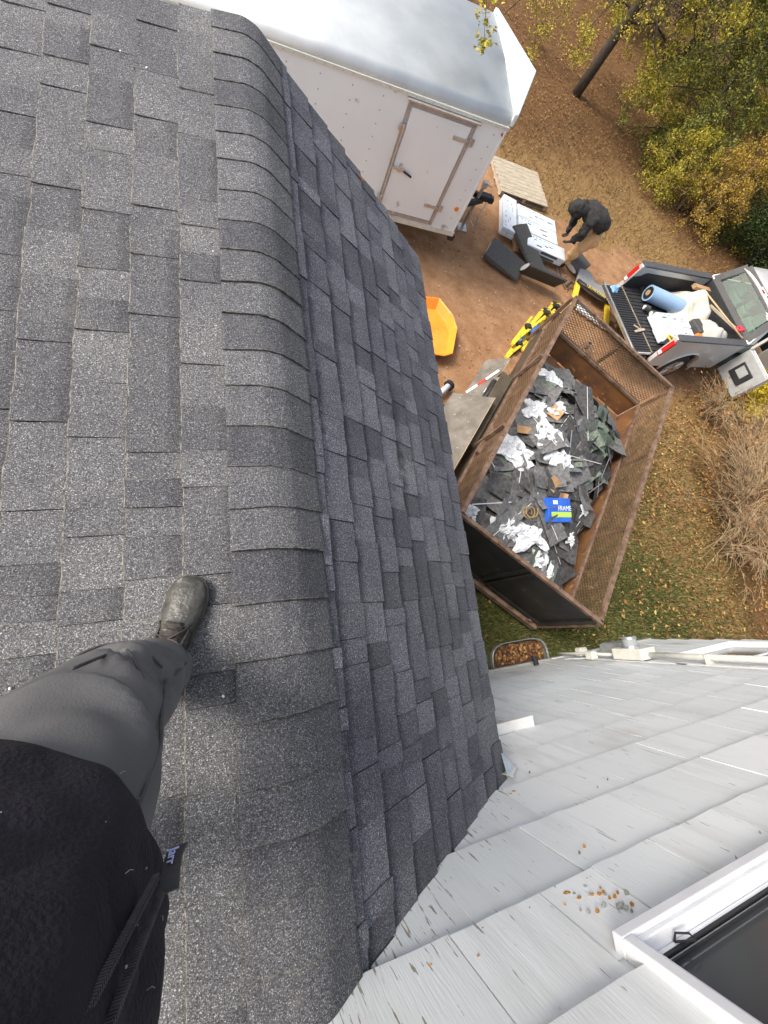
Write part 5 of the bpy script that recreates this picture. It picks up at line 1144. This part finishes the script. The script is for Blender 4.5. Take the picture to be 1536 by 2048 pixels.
jp = [((c[0]-.002, c[1], c[2]), x_-(.010 if c[2] < 1.25 else 0), y_) for c, x_, y_ in jp0]
jm = MB().rings([jring(*a, i) for i, a in enumerate(jp)], cap=False)
jk = jm.build('jacket', M_flee, ph, world=True, smooth=True, subd=2, solid=.006)
tx_ = bpy.data.textures.new('fleece_folds', 'CLOUDS'); tx_.noise_scale = .07; tx_.noise_depth = 1; q_ = jk.modifiers.new('folds', 'DISPLACE'); q_.texture = tx_; q_.texture_coords = 'LOCAL'; q_.strength = .022; q_.mid_level = .5
for sgn, pts in ((1, [((-.25, -.262, 1.37), .085), ((-.20, -.30, 1.24), .07), ((-.185, -.315, 1.13), .062), ((-.205, -.22, 1.20), .052), ((-.228, -.135, 1.285), .042)]), (-1, [((-.63, -.26, 1.37), .085), ((-.69, -.25, 1.22), .07), ((-.70, -.22, 1.10), .062), ((-.66, -.16, 1.0), .052), ((-.625, -.125, .93), .042)])):
    mb = MB(); mb.tube([p for p, r in pts], [r for p, r in pts], 16); mb.build('sleeve', M_flee, jk, world=True, smooth=True, subd=1)
lr = random.Random(2); mb = MB()
for _ in range(60):   # lint and dust on the fleece
    p = V((-.42, -.19, 0)); a_ = lr.uniform(.1, 2.6); z_ = lr.uniform(.80, 1.02)
    for (c0, x0, y0), (c1, x1, y1) in zip(jp[:-1], jp[1:]):
        if c0[2] <= z_ <= c1[2]: f_ = (z_-c0[2])/(c1[2]-c0[2]); c = V(c0).lerp(V(c1), f_); p = V((c.x+(x0+(x1-x0)*f_+.006)*math.cos(a_), c.y+(y0+(y1-y0)*f_+.006)*math.sin(a_), z_))
    if lr.random() < .35: e_ = V((lr.uniform(-1, 1), lr.uniform(-.3, .3), lr.uniform(-1, 1)))*.0022; mb.tube([p-e_, p+V((.0005, .001, 0)), p+e_], .00016, 4)
    else: s_z = lr.uniform(.0003, .0009); mb.box(p, (s_z, s_z, s_z*1.4))
mb.build('lint', mat('pale_lint', (.45, .43, .40)), jk, world=True, kind='stuff')
# pocket zipper on the right side of the jacket and its loop tag
def jsurf(a, z, off=.004):
    for (c0, x0, y0), (c1, x1, y1) in zip(jp[:-1], jp[1:]):
        if c0[2] <= z <= c1[2]:
            f_ = (z-c0[2])/(c1[2]-c0[2]); c = V(c0).lerp(V(c1), f_); rx = x0+(x1-x0)*f_; ry = y0+(y1-y0)*f_
            return V((c.x+(rx+off)*math.cos(a), c.y+(ry+off)*math.sin(a), z))
M_zip = mat('zip_teeth', (.03, .03, .035), (.06, .06, .065), 90, .4)
for o_ in (.0, -.07):
    mb = MB(); pts = [jsurf(.30+.22*t+o_*(1+.6*t), .868+.16*t, .006) for t in [i/36 for i in range(37)]]; mb.tube(pts, .0022, 6)
    for i in range(0, 36):
        for f_ in (0, .5): p = pts[i].lerp(pts[i+1], f_); mb.box(p+V((0, .001, .0005)), (.0038, .0038, .0013))
    mb.build('zipper', M_zip, jk, world=True)
pt = jsurf(.02, .835, .010); tgm = MB(); ex = V((.0, 1, 0)); 
tx, ty, tzv = V((.75, .55, -.1)).normalized(), V((-.12, .1, -1)), None
tagc = jsurf(.16, .852, .006); e1 = V((.12, .30, -.85)).normalized(); e2 = V((.90, .12, .25)); e2 = (e2-e1*e2.dot(e1)).normalized(); en = e1.cross(e2)
if en.dot(CAM-tagc) < 0: e2 = -e2; en = -en
mb = MB(); mb.grid(9, 4, lambda u, v: tagc+e1*(u*.036)+e2*((v-.5)*.012)+en*(.006*math.sin(u*3))); tgo = mb.build('zip_pull_tag', M_blk, jk, world=True, solid=.002)
tmm = text_mesh('Jarr', .0095, mat('tag_print', (.42, .47, .75)), .0004); inst('lettering', tmm, axes(tagc+e1*.020+en*.0085, e1*-1, e2*-1, en), jk)
# boots
def boot(toe, heel, zb_, nrm, mats, parent):
    toe, heel = V(toe), V(heel); d = (toe-heel); L_ = d.length; d.normalize(); n = V(nrm).normalized(); s = d.cross(n).normalized(); n = s.cross(d)
    # (t along, half width, height, centre height)
    prof = [(-.02, .012, .02, .030), (.0, .026, .045, .045), (.06, .034, .075, .055), (.16, .037, .10, .060), (.28, .037, .112, .062), (.38, .037, .098, .058), (.48, .038, .080, .050), (.58, .043, .066, .042), (.70, .048, .058, .038), (.82, .0475, .052, .035), (.91, .041, .044, .032), (.97, .028, .034, .027), (1.0, .012, .018, .022)]
    rings = []
    for t, hw, ht, ch in prof:
        r_ = []
        for k in range(24):
            a = 2*PI*k/24; x = hw*math.copysign(abs(math.cos(a))**.85, math.cos(a)); z = math.sin(a)
            z = (ht-.022)*max(0, z)**.8 if z > 0 else -.006*abs(z)
            x += -.010*math.sin(t*PI)*0
            r_.append(heel+d*(t*L_)+s*(x+.010*math.sin(max(0, t-.3)*2.4))+n*(.022+z))
        rings.append(r_)
    mb = MB().rings(rings); b = mb.build('boot', mats[0], parent, world=True, smooth=True, subd=2)
    rs_ = []
    for zz in (0, .009, .022):
        rs_.append([heel+d*(t*L_)+s*(sd*(hw+.004)+.010*math.sin(max(0, t-.3)*2.4))+n*(zz) for t, hw, ht, ch, sd in [(*p, 1) for p in prof]+[(*p, -1) for p in reversed(prof)]])
    mb = MB().rings(rs_); mb.build('sole', mats[1], b, world=True, bevel=.002)
    mb = MB(); at_ = lambda t, x, z: heel+d*(t*L_)+s*(x+.006)+n*z
    mb.grid(5, 8, lambda u, v: at_(.30+.28*v, (u-.5)*.040, .112-.050*v+.002+.004*math.cos((u-.5)*3))); mb.build('tongue', mats[0], b, world=True, smooth=True, solid=.003)
    mb = MB()
    for i, t in enumerate((.34, .40, .46, .52)):
        z = .110-.045*((t-.30)/.28)+.008
        mb.tube([at_(t, -.026, z-.008), at_(t+.015, 0, z+.003), at_(t+.03, .026, z-.014)], .0018, 6); mb.tube([at_(t+.03, -.026, z-.012), at_(t+.015, 0, z+.005), at_(t, .026, z-.008)], .0018, 6)
    mb.tube([at_(.44, 0, .096), at_(.40, .03, .100), at_(.36, .045, .080), at_(.42, .050, .060)], .0018, 6)
    mb.tube([at_(.44, 0, .096), at_(.47, -.03, .092), at_(.43, -.047, .075), at_(.37, -.048, .062)], .0018, 6)
    mb.tube([at_(.44, 0, .097), at_(.50, .02, .094), at_(.55, .035, .072), at_(.50, .045, .055)], .0018, 6)
    mb.build('lace', mats[2], b, world=True, smooth=True)
    mb = MB()
    for sg in (-1, 1): mb.tube([at_(.57, sg*.040, .045), at_(.52, sg*.034, .060), at_(.44, sg*.031, .080), at_(.36, sg*.030, .098)], .0035, 6)
    mb.build('facing', mats[0], b, world=True, smooth=True)
nL = V((-math.sin(PL), 0, math.cos(PL)))
boot(onL(.255, .165, .010), onL(.330, -.115, .010), 0, nL, (M_shoe, M_sole, M_lace), ph)
boot(onL(.545, -.29, .010), onL(.585, -.56, .010), 0, nL, (M_shoe, M_sole, M_lace), ph)
# hair cap and phone in the hand (above the frame)
mb = MB().rings([ring_pts((-.445, -.232, z), r, r*1.15, 20) for z, r in ((1.60, .092), (1.66, .092), (1.70, .075), (1.725, .04))]); mb.build('knit_cap', M_hood, ph, world=True, smooth=True)
fw = V(CR[2]); cx_ = V(CR[0]); cy_ = V(CR[1])
pc_ = CAM-fw*.016; Mx = Matrix((cx_, cy_, fw)).transposed()
MB().box(pc_+cx_*.02, (.075, .155, .008), Mx).build('phone', M_blk, label='black phone held out at the chest of the photographer', cat='phone', bevel=.002)
fingers((-.231, -.118, 1.30), (.03, .85, .10), cx_, -fw, ph, M_skin, .07, 1.0, .2)
fingers((-.618, -.118, .918), (.1, .35, -.9), (0, .9, .3), (-1, .2, 0), ph, M_skin)
# ================================================================ PLANTS
RN = np.random.RandomState(4)
def leaf_mesh(P, size, mm, flat=.0, aspect=.5, droop=.0, asym=True, jit=.35):
    """P: n x 3 leaf points -> one folded quad-pair per leaf"""
    n = len(P); th = RN.uniform(0, 2*PI, n); ph_ = RN.uniform(-.9, .6, n)*(1-flat)-droop
    d = np.stack([np.cos(th)*np.cos(ph_), np.sin(th)*np.cos(ph_), np.sin(ph_)], 1)
    r = RN.normal(size=(n, 3)); 
    if flat: r = r*(1-flat)+np.array([0, 0, 1.])*flat*3
    s = np.cross(d, r); s /= np.linalg.norm(s, axis=1, keepdims=True)+1e-9
    nn = np.cross(s, d)
    L_ = (size*RN.uniform(1-jit, 1+jit, n))[:, None]; W_ = L_*aspect
    p0 = P-d*L_*.5; p3 = P+d*L_*.5
    a = P+s*W_*.5-nn*L_*.12; b = P-s*W_*.5-nn*L_*.12
    vs = np.stack([p0, a, p3, b], 1).reshape(-1, 3); i = np.arange(n)[:, None]*4
    f = np.concatenate([i+np.array([[0, 1, 2]]), i+np.array([[0, 2, 3]])], 0)
    return vs, f
def np_obj(name, vs, f, mm, parent=None, **k):
    vs = np.asarray(vs, float)
    if parent is not None: Mi = np.array(WM[parent].inverted()); vs = vs@Mi[:3, :3].T+Mi[:3, 3]; M = Matrix()
    else: c = vs.mean(0); c[2] = vs[:, 2].min(); vs = vs-c; M = Matrix.Translation(V(c))
    me = bpy.data.meshes.new(name); me.vertices.add(len(vs)); me.vertices.foreach_set('co', vs.astype(np.float32).ravel())
    fl = f.ravel().astype(np.int32); k_ = f.shape[1]; me.loops.add(len(fl)); me.loops.foreach_set('vertex_index', fl); me.polygons.add(len(f))
    me.polygons.foreach_set('loop_start', np.arange(len(f), dtype=np.int32)*k_); me.update(calc_edges=True); me.validate(); me.materials.append(mm)
    o = bpy.data.objects.new(name, me); reg(o, parent, M); return tag(o, k.get('label'), k.get('cat'), k.get('group'), k.get('kind'))
def ramp_mat(name, els, rough=.7): return mat(name, (0, 0, 0), rough=rough, island=els, spec=.25)
M_bark = mat('dark_bark', (.045, .035, .027), (.10, .08, .062), 14, .95, bump=.8, stretch=(3, 3, .6)); M_twig = mat('grey_twig', (.19, .125, .065), (.36, .265, .15), 8, .9)
M_lfY = ramp_mat('yellow_green_leaves', [(0, (.15, .16, .015)), (.35, (.30, .27, .025)), (.7, (.46, .37, .045)), (1, (.52, .42, .07))])
M_lfG = ramp_mat('green_gold_leaves', [(0, (.05, .07, .015)), (.4, (.13, .15, .028)), (.75, (.24, .24, .045)), (1, (.40, .35, .07))])
M_lfO = ramp_mat('olive_brown_leaves', [(0, (.05, .045, .022)), (.5, (.11, .095, .045)), (1, (.22, .18, .09))])
M_lfD = ramp_mat('dark_evergreen', [(0, (.012, .028, .008)), (.5, (.035, .062, .014)), (1, (.095, .12, .03))])
M_lfGold = ramp_mat('golden_leaves', [(0, (.20, .13, .02)), (.5, (.38, .25, .04)), (1, (.55, .38, .08))])
M_lfLem = ramp_mat('lemon_leaves', [(0, (.50, .36, .02)), (.5, (.68, .52, .04)), (1, (.80, .66, .12))])
M_lfRed = ramp_mat('russet_leaves', [(0, (.16, .06, .02)), (.5, (.30, .13, .05)), (1, (.42, .22, .10))])
def tree(name, base, H, R_, trunk_r, leafm, lab, nlimb=26, tw=7, leaves=60, lsz=.07, z0=.15, droop=.5, lean=(0, 0), cat='tree', group=None, seed=1, shape='cone', clump=.16, asp=.5, bark=None):
    r_ = random.Random(seed); base = V(base); root = empty(name, base, 0, lab, cat, group); mb = MB(); tips = []
    def axis_(t): return base+V((lean[0]*t*t+.06*math.sin(t*5+seed), lean[1]*t*t+.06*math.cos(t*4+seed), H*t))
    if trunk_r > .03: mb.tube([axis_(i/10)-V((0, 0, .15 if i == 0 else 0)) for i in range(11)], [trunk_r*(1-.88*i/10) for i in range(11)], 10)
    for i in range(nlimb):
        t = z0+(1-z0)*((i+r_.random())/nlimb); a = i*2.4+r_.uniform(-.5, .5)
        rad = R_*((1-t)**.7+.12 if shape == 'cone' else math.sin(PI*min(1, .18+t*.8))**.6)*r_.uniform(.65, 1.1)
        p0 = axis_(t); dr0 = V((math.cos(a), math.sin(a), r_.uniform(.1, .6))); pts = [p0]; K = 6
        for k in range(1, K+1): f_ = k/K; pts.append(p0+V((dr0.x*rad*f_, dr0.y*rad*f_, dr0.z*rad*f_*.6-droop*rad*f_*f_*.8))+V((r_.uniform(-.05, .05), r_.uniform(-.05, .05), r_.uniform(-.05, .05)))*rad*.6)
        w0 = max(.007, trunk_r*.32*(1-t*.7)); mb.tube(pts, [w0*(1-.8*k/K) for k in range(K+1)], 5)
        for j in range(tw):
            f_ = r_.uniform(.3, 1.0); k = min(K-1, int(f_*K)); q = pts[k].lerp(pts[k+1], f_*K-k)
            e_ = V((r_.uniform(-1, 1), r_.uniform(-1, 1), r_.uniform(-1.1, .4)-droop*.5))*rad*.28; q2 = q+e_*.5+V((0, 0, .03)); q3 = q+e_
            mb.tube([q, q2, q3], [.006, .004, .002], 4); tips += [(q2, .7), (q3, 1), (q.lerp(q2, .5), .5)]
    mb.build('trunk', bark or M_bark, root, world=True, smooth=True)
    C = np.array([list(p) for p, w_ in tips]); Wt = np.array([w_ for p, w_ in tips])*RN.uniform(.3, 1.7, len(tips)); lsz *= .72; n = int(len(tips)*leaves*1.7)
    k = RN.choice(len(tips), n, p=Wt/Wt.sum()); P = C[k]+RN.normal(size=(n, 3))*clump*np.array([1, 1, .7])
    vs, f = leaf_mesh(P, lsz, leafm, aspect=asp, droop=.3); np_obj('crown', vs, f, leafm, root)
    return root
grp = 'trees at the edge of the yard'
tree('pine_tree', gp(10.35, 14.3), 9.5, 3.3, .15, M_lfY, 'tall tree with bare dark trunk and drooping yellow tipped boughs', 30, 8, 34, .085, .16, .85, seed=5, clump=.11)
tree('yellow_green_tree', gp(13.3, 12.9), 5.0, 2.0, .09, M_lfG, 'bushy yellow green tree in front of the olive thicket', 34, 10, 20, .085, .08, .8, seed=2, clump=.09, shape='round')
tree('yellow_green_tree', gp(15.2, 14.2), 6.0, 2.3, .10, M_lfY, 'loose bright yellow green tree behind the bushy one', 30, 10, 20, .09, .1, .8, seed=9, clump=.10, shape='round')
tree('olive_tree', gp(17.0, 19.2), 7.5, 2.8, .14, M_lfO, 'dull olive brown tree at the back of the yard', 34, 7, 40, .10, .08, .5, seed=12, shape='round')
tree('olive_tree', gp(20.8, 20.5), 8.0, 3.2, .15, M_lfO, 'tall grey olive tree farthest back in the thicket', 34, 7, 42, .11, .08, .4, seed=13, shape='round')
tree('olive_tree', gp(22.6, 17.0), 8.0, 3.2, .15, M_lfG, 'broad green tree at the far edge of the thicket', 34, 7, 42, .11, .06, .4, seed=14, shape='round')
tree('olive_tree', gp(14.2, 20.6), 8.0, 2.4, .14, M_lfO, 'thin olive tree behind the bare trunked one', 26, 6, 40, .10, .12, .5, seed=16, shape='round')
tree('golden_shrub', gp(13.6, 10.4), 2.3, 1.2, .04, M_lfGold, 'golden leaved shrub at the edge of the dry grass', 24, 7, 14, .075, .1, .5, seed=21, clump=.08, shape='round', cat='shrub', bark=M_twig)
tree('golden_shrub', gp(15.4, 11.0), 3.2, 1.5, .05, M_lfGold, 'taller orange gold shrub in front of the evergreen', 24, 7, 16, .08, .1, .5, seed=22, clump=.09, shape='round', cat='shrub', bark=M_twig)
tree('golden_shrub', gp(12.3, 11.2), 1.7, 1.0, .03, M_lfY, 'small yellow green shrub beside the golden one', 22, 6, 12, .07, .1, .5, seed=27, clump=.08, shape='round', cat='shrub', bark=M_twig)
tree('evergreen_tree', gp(16.0, 9.5), 4.2, 1.9, .10, M_lfD, 'dense dark evergreen behind the pickup cab', 46, 8, 60, .075, .03, .25, seed=31, clump=.2)
tree('evergreen_tree', gp(19.5, 12.5), 6.0, 2.2, .10, M_lfD, 'taller dark evergreen deep in the thicket', 46, 8, 50, .09, .03, .25, seed=32, clump=.22)
tree('evergreen_shrub', gp(10.7, -.35), 1.5, .85, .04, M_lfD, 'dark green shrub growing near the corner of the white wall', 30, 7, 60, .06, .05, .2, seed=33, clump=.12, cat='shrub')
tree('lemon_shrub', gp(11.5, 3.9), 1.0, .42, .02, M_lfLem, 'small lemon yellow shrub below the open pickup door', 22, 5, 26, .075, .1, .2, seed=41, shape='round', cat='shrub', clump=.08, bark=M_twig)
# tree behind the cargo trailer whose twig hangs over its roof
hb = empty('hanging_tree', gp(4.6, 13.4), 0, 'tree behind the white trailer with one leafy twig hanging over its roof', 'tree')
mb = MB(); b0 = gp(4.6, 13.4); mb.tube([b0+V((0, 0, -.1)), b0+V((.1, -.1, 3)), b0+V((0, -.3, 6.5))], [.16, .13, .08], 10)
mb.tube([b0+V((.05, -.2, 5.2)), V((4.2, 10.5, 1.2)), V((3.55, 8.6, .9)), V((2.75, 7.0, .2)), V((2.76, 6.62, -.9)), V((2.96, 6.81, -1.2)), V((3.11, 6.885, -1.42)), V((3.226, 6.906, -1.60))], [.06, .045, .03, .014, .008, .005, .004, .0025], 6)
tp = []
for i in range(16): f_ = i/15; q = V((2.9, 6.75, -1.1)).lerp(V((3.226, 6.906, -1.58)), f_); e_ = V((RN.uniform(-.12, .12), RN.uniform(-.10, .10), RN.uniform(-.07, .03))); mb.tube([q, q+e_], [.003, .0015], 4); tp.append(list(q+e_))
mb.build('trunk', M_twig, hb, world=True, smooth=True)
P = np.array(tp)[RN.choice(16, 60)]+RN.normal(size=(60, 3))*.025; P = np.concatenate([P, np.array([3.21, 6.90, -1.58])+RN.normal(size=(40, 3))*.04])
C2 = np.array([4.6, 13.1, 3.2])+RN.normal(size=(9000, 3))*np.array([1.6, 1.2, 1.4])
vs, f = leaf_mesh(np.concatenate([P, C2]), .06, M_lfY, aspect=.55); np_obj('crown', vs, f, M_lfY, hb)
# bare arching bushes with a few russet leaves
def bush(name, base, H, R_, n, lab, seed, leaves=150, lm=M_lfRed):
    r_ = random.Random(seed); base = V(base); root = empty(name, base, 0, lab, 'shrub'); mb = MB(); tips = []
    for i in range(n):
        a = r_.uniform(0, 2*PI); rad = R_*r_.uniform(.35, 1.1); h = H*r_.uniform(.5, 1.1); st = base+V((r_.uniform(-.18, .18), r_.uniform(-.18, .18), -.03)); pts = [st]
        for k in range(1, 8):
            f_ = k/7; pts.append(st+V((math.cos(a)*rad*f_**1.3, math.sin(a)*rad*f_**1.3, h*(f_*1.75-f_*f_*(.75+.55*rad/R_))))+V((r_.uniform(-.05, .05), r_.uniform(-.05, .05), r_.uniform(-.04, .04)))*f_)
        mb.tube(pts, [.0125*(1-.7*k/7) for k in range(8)], 4)
        for j in range(6):
            k = r_.randint(2, 6); q = pts[k]; e_ = V((math.cos(a+r_.uniform(-1, 1)), math.sin(a+r_.uniform(-1, 1)), r_.uniform(-.2, .7)))*r_.uniform(.15, .5); m_ = q+e_*.5+V((0, 0, r_.uniform(0, .05)))
            mb.tube([q, m_, q+e_-V((0, 0, .04))], [.0065, .0045, .0025], 4); tips.append(list(q+e_))
    mb.build('stems', M_twig, root, world=True)
    C = np.array(tips); P = C[RN.choice(len(C), leaves)]+RN.normal(size=(leaves, 3))*.05
    vs, f = leaf_mesh(P, .06, lm, aspect=.6); np_obj('leaves', vs, f, lm, root)
bush('bare_bush', gp(9.6, 1.3), 1.35, 1.9, 80, 'wide tangled bare bush of arching grey twigs', 3, 260)
bush('bare_bush', gp(9.2, .5), 1.0, 1.05, 36, 'smaller bare twig clump in front of the tangled bush', 4, 90)
bush('bare_bush', gp(10.6, 2.4), 1.3, 1.3, 42, 'russet leaved bush between the tangled bush and the pickup door', 6, 420)
bush('bare_bush', gp(10.35, 3.55), .75, .6, 40, 'low reddish brown bush beside the lemon yellow shrub', 8, 330)
bush('bare_bush', gp(13.3, 10.9), 1.8, 1.3, 45, 'bare grey twigs around the golden shrub', 11, 120, M_lfGold)
# ---- ground cover
M_leafg = ramp_mat('fallen_leaves', [(0, (.10, .045, .02)), (.35, (.22, .10, .035)), (.7, (.36, .18, .06)), (.92, (.46, .28, .10)), (1, (.58, .44, .12))], .8)
M_grd = ramp_mat('dry_grass', [(0, (.10, .07, .025)), (.35, (.20, .14, .05)), (.7, (.32, .23, .09)), (1, (.42, .33, .15))], .8)
M_grg = ramp_mat('green_grass', [(0, (.030, .045, .010)), (.5, (.075, .09, .022)), (.85, (.15, .15, .045)), (1, (.27, .23, .09))], .8)
def scatter(n, box, prob, drift=False):
    x = RN.uniform(box[0], box[2], n); y = RN.uniform(box[1], box[3], n); dn = .5+.5*np.sin(x*2.1+1.7*np.sin(y*1.3+.4))*np.sin(y*2.4+1.9*np.sin(x*1.1)); dn = .35+.9*dn+.5*(np.sin(x*6.3+2*np.sin(y*5.1))*np.sin(y*5.7+x) > .55); k = RN.uniform(size=n) < prob(x, y)*(dn if drift else 1); x, y = x[k], y[k]
    return x, y, -3.87-.055*(np.clip(y, -.9, 14)+.9)
def blades(x, y, z, h, mm, name, lab):
    n = len(x); th = RN.uniform(0, 2*PI, n); hh = h*RN.uniform(.5, 1.3, n); w_ = .004+.003*RN.uniform(size=n); ln = RN.uniform(.3, 1.2, n)*hh
    d = np.stack([np.cos(th), np.sin(th), 0*th], 1); s = np.stack([-np.sin(th), np.cos(th), 0*th], 1); P = np.stack([x, y, z-.012], 1)
    a = P+s*w_[:, None]; b = P-s*w_[:, None]; c = P+d*(ln*.4)[:, None]+np.array([0, 0, 1])*(hh*.75)[:, None]; e = P+d*ln[:, None]+np.array([0, 0, 1])*hh[:, None]
    vs = np.stack([a, b, c+s*w_[:, None]*.7, c-s*w_[:, None]*.7, e], 1).reshape(-1, 3); i = np.arange(n)[:, None]*5
    f = np.concatenate([i+np.array([[0, 1, 3]]), i+np.array([[0, 3, 2]]), i+np.array([[2, 3, 4]])], 0)
    np_obj(name, vs, f, mm, label=lab, cat='grass', kind='stuff')
clear = lambda x, y: (1-zones(x, y)[0])
nomask = lambda x, y: np.where((y < YW+.05) & (x < XC+.1), 0, 1)*np.where((x > 3.25) & (x < 4.3) & (y < -.55), 0, 1)
dens = lambda x, y: lin(15, 5, np.hypot(x-3, y-1)*.75)
x, y, z = scatter(150000, (2.5, -3, 17, 14), lambda x, y: clear(x, y)**2*nomask(x, y)*(1-.75*zones(x, y)[1])*(1-.8*zones(x, y)[2])*(.25+.75*dens(x, y))); blades(x, y, z, .055, M_grd, 'dry_grass', 'short dry straw coloured grass of the yard')
x, y, z = scatter(120000, (2.3, -3, 9.5, 3.2), lambda x, y: clear(x, y)**2*nomask(x, y)*(.15+.85*zones(x, y)[1])); blades(x, y, z, .06, M_grg, 'green_grass', 'green lawn between the dump trailer and the white wall')
def leaves_on(n, box, prob, sz, lab, mm=M_leafg):
    x, y, z = scatter(int(n*1.5), box, prob, True); P = np.stack([x, y, z+.012+.03*RN.uniform(size=len(x))], 1); vs, f = leaf_mesh(P, sz, mm, flat=.75, aspect=.62, jit=.5); np_obj('fallen_leaves', vs, f, mm, label=lab, cat='leaves', kind='stuff')
leaves_on(9000, (2.3, -3, 11.5, 5), lambda x, y: clear(x, y)*nomask(x, y)*(.12+.88*lin(4.5, 7.5, x)*lin(-2, 0, y)), .062, 'orange and brown leaves fallen on the lawn around the bare bush')
leaves_on(26000, (5.5, 7, 20, 22), lambda x, y: clear(x, y)*(.3+.7*zones(x, y)[2]), .055, 'brown leaf litter under the trees', ramp_mat('leaf_litter', [(0, (.05, .024, .012)), (.4, (.13, .06, .024)), (.75, (.24, .12, .045)), (1, (.36, .21, .08))], .85))
leaves_on(900, (2.5, 2, 13, 9.5), lambda x, y: zones(x, y)[0]*.9, .040, 'scattered pale leaves and chips on the bare dirt', ramp_mat('dry_chips', [(0, (.24, .12, .05)), (.5, (.40, .23, .12)), (1, (.6, .45, .3))], .8))
leaves_on(160, (3.4, YW+.04, 4.2, YW+.28), lambda x, y: 1+0*x, .05, 'dead leaves lying in the window well', M_leafg)
# pebbles on the dirt
x, y, z = scatter(1600, (2.6, 1.5, 12, 9.5), lambda x, y: zones(x, y)[0]); n = len(x); base_ = np.array([[1, 0, 0], [-.5, .87, 0], [-.5, -.87, 0], [0, 0, .8], [0, 0, -.6]])
sz = (.008+.018*RN.uniform(size=n)**3)[:, None, None]; vs = (np.stack([x, y, z], 1)[:, None, :]+base_[None]*sz*RN.uniform(.7, 1.2, (n, 5, 1))).reshape(-1, 3); i = np.arange(n)[:, None]*5
f = np.concatenate([i+np.array([t]) for t in ((0, 1, 3), (1, 2, 3), (2, 0, 3), (1, 0, 4), (2, 1, 4), (0, 2, 4))], 0)
np_obj('gravel', vs, f, ramp_mat('pebbles', [(0, (.16, .08, .05)), (.6, (.3, .18, .12)), (1, (.5, .42, .36))], .9), label='small stones scattered over the red dirt', cat='gravel', kind='stuff')
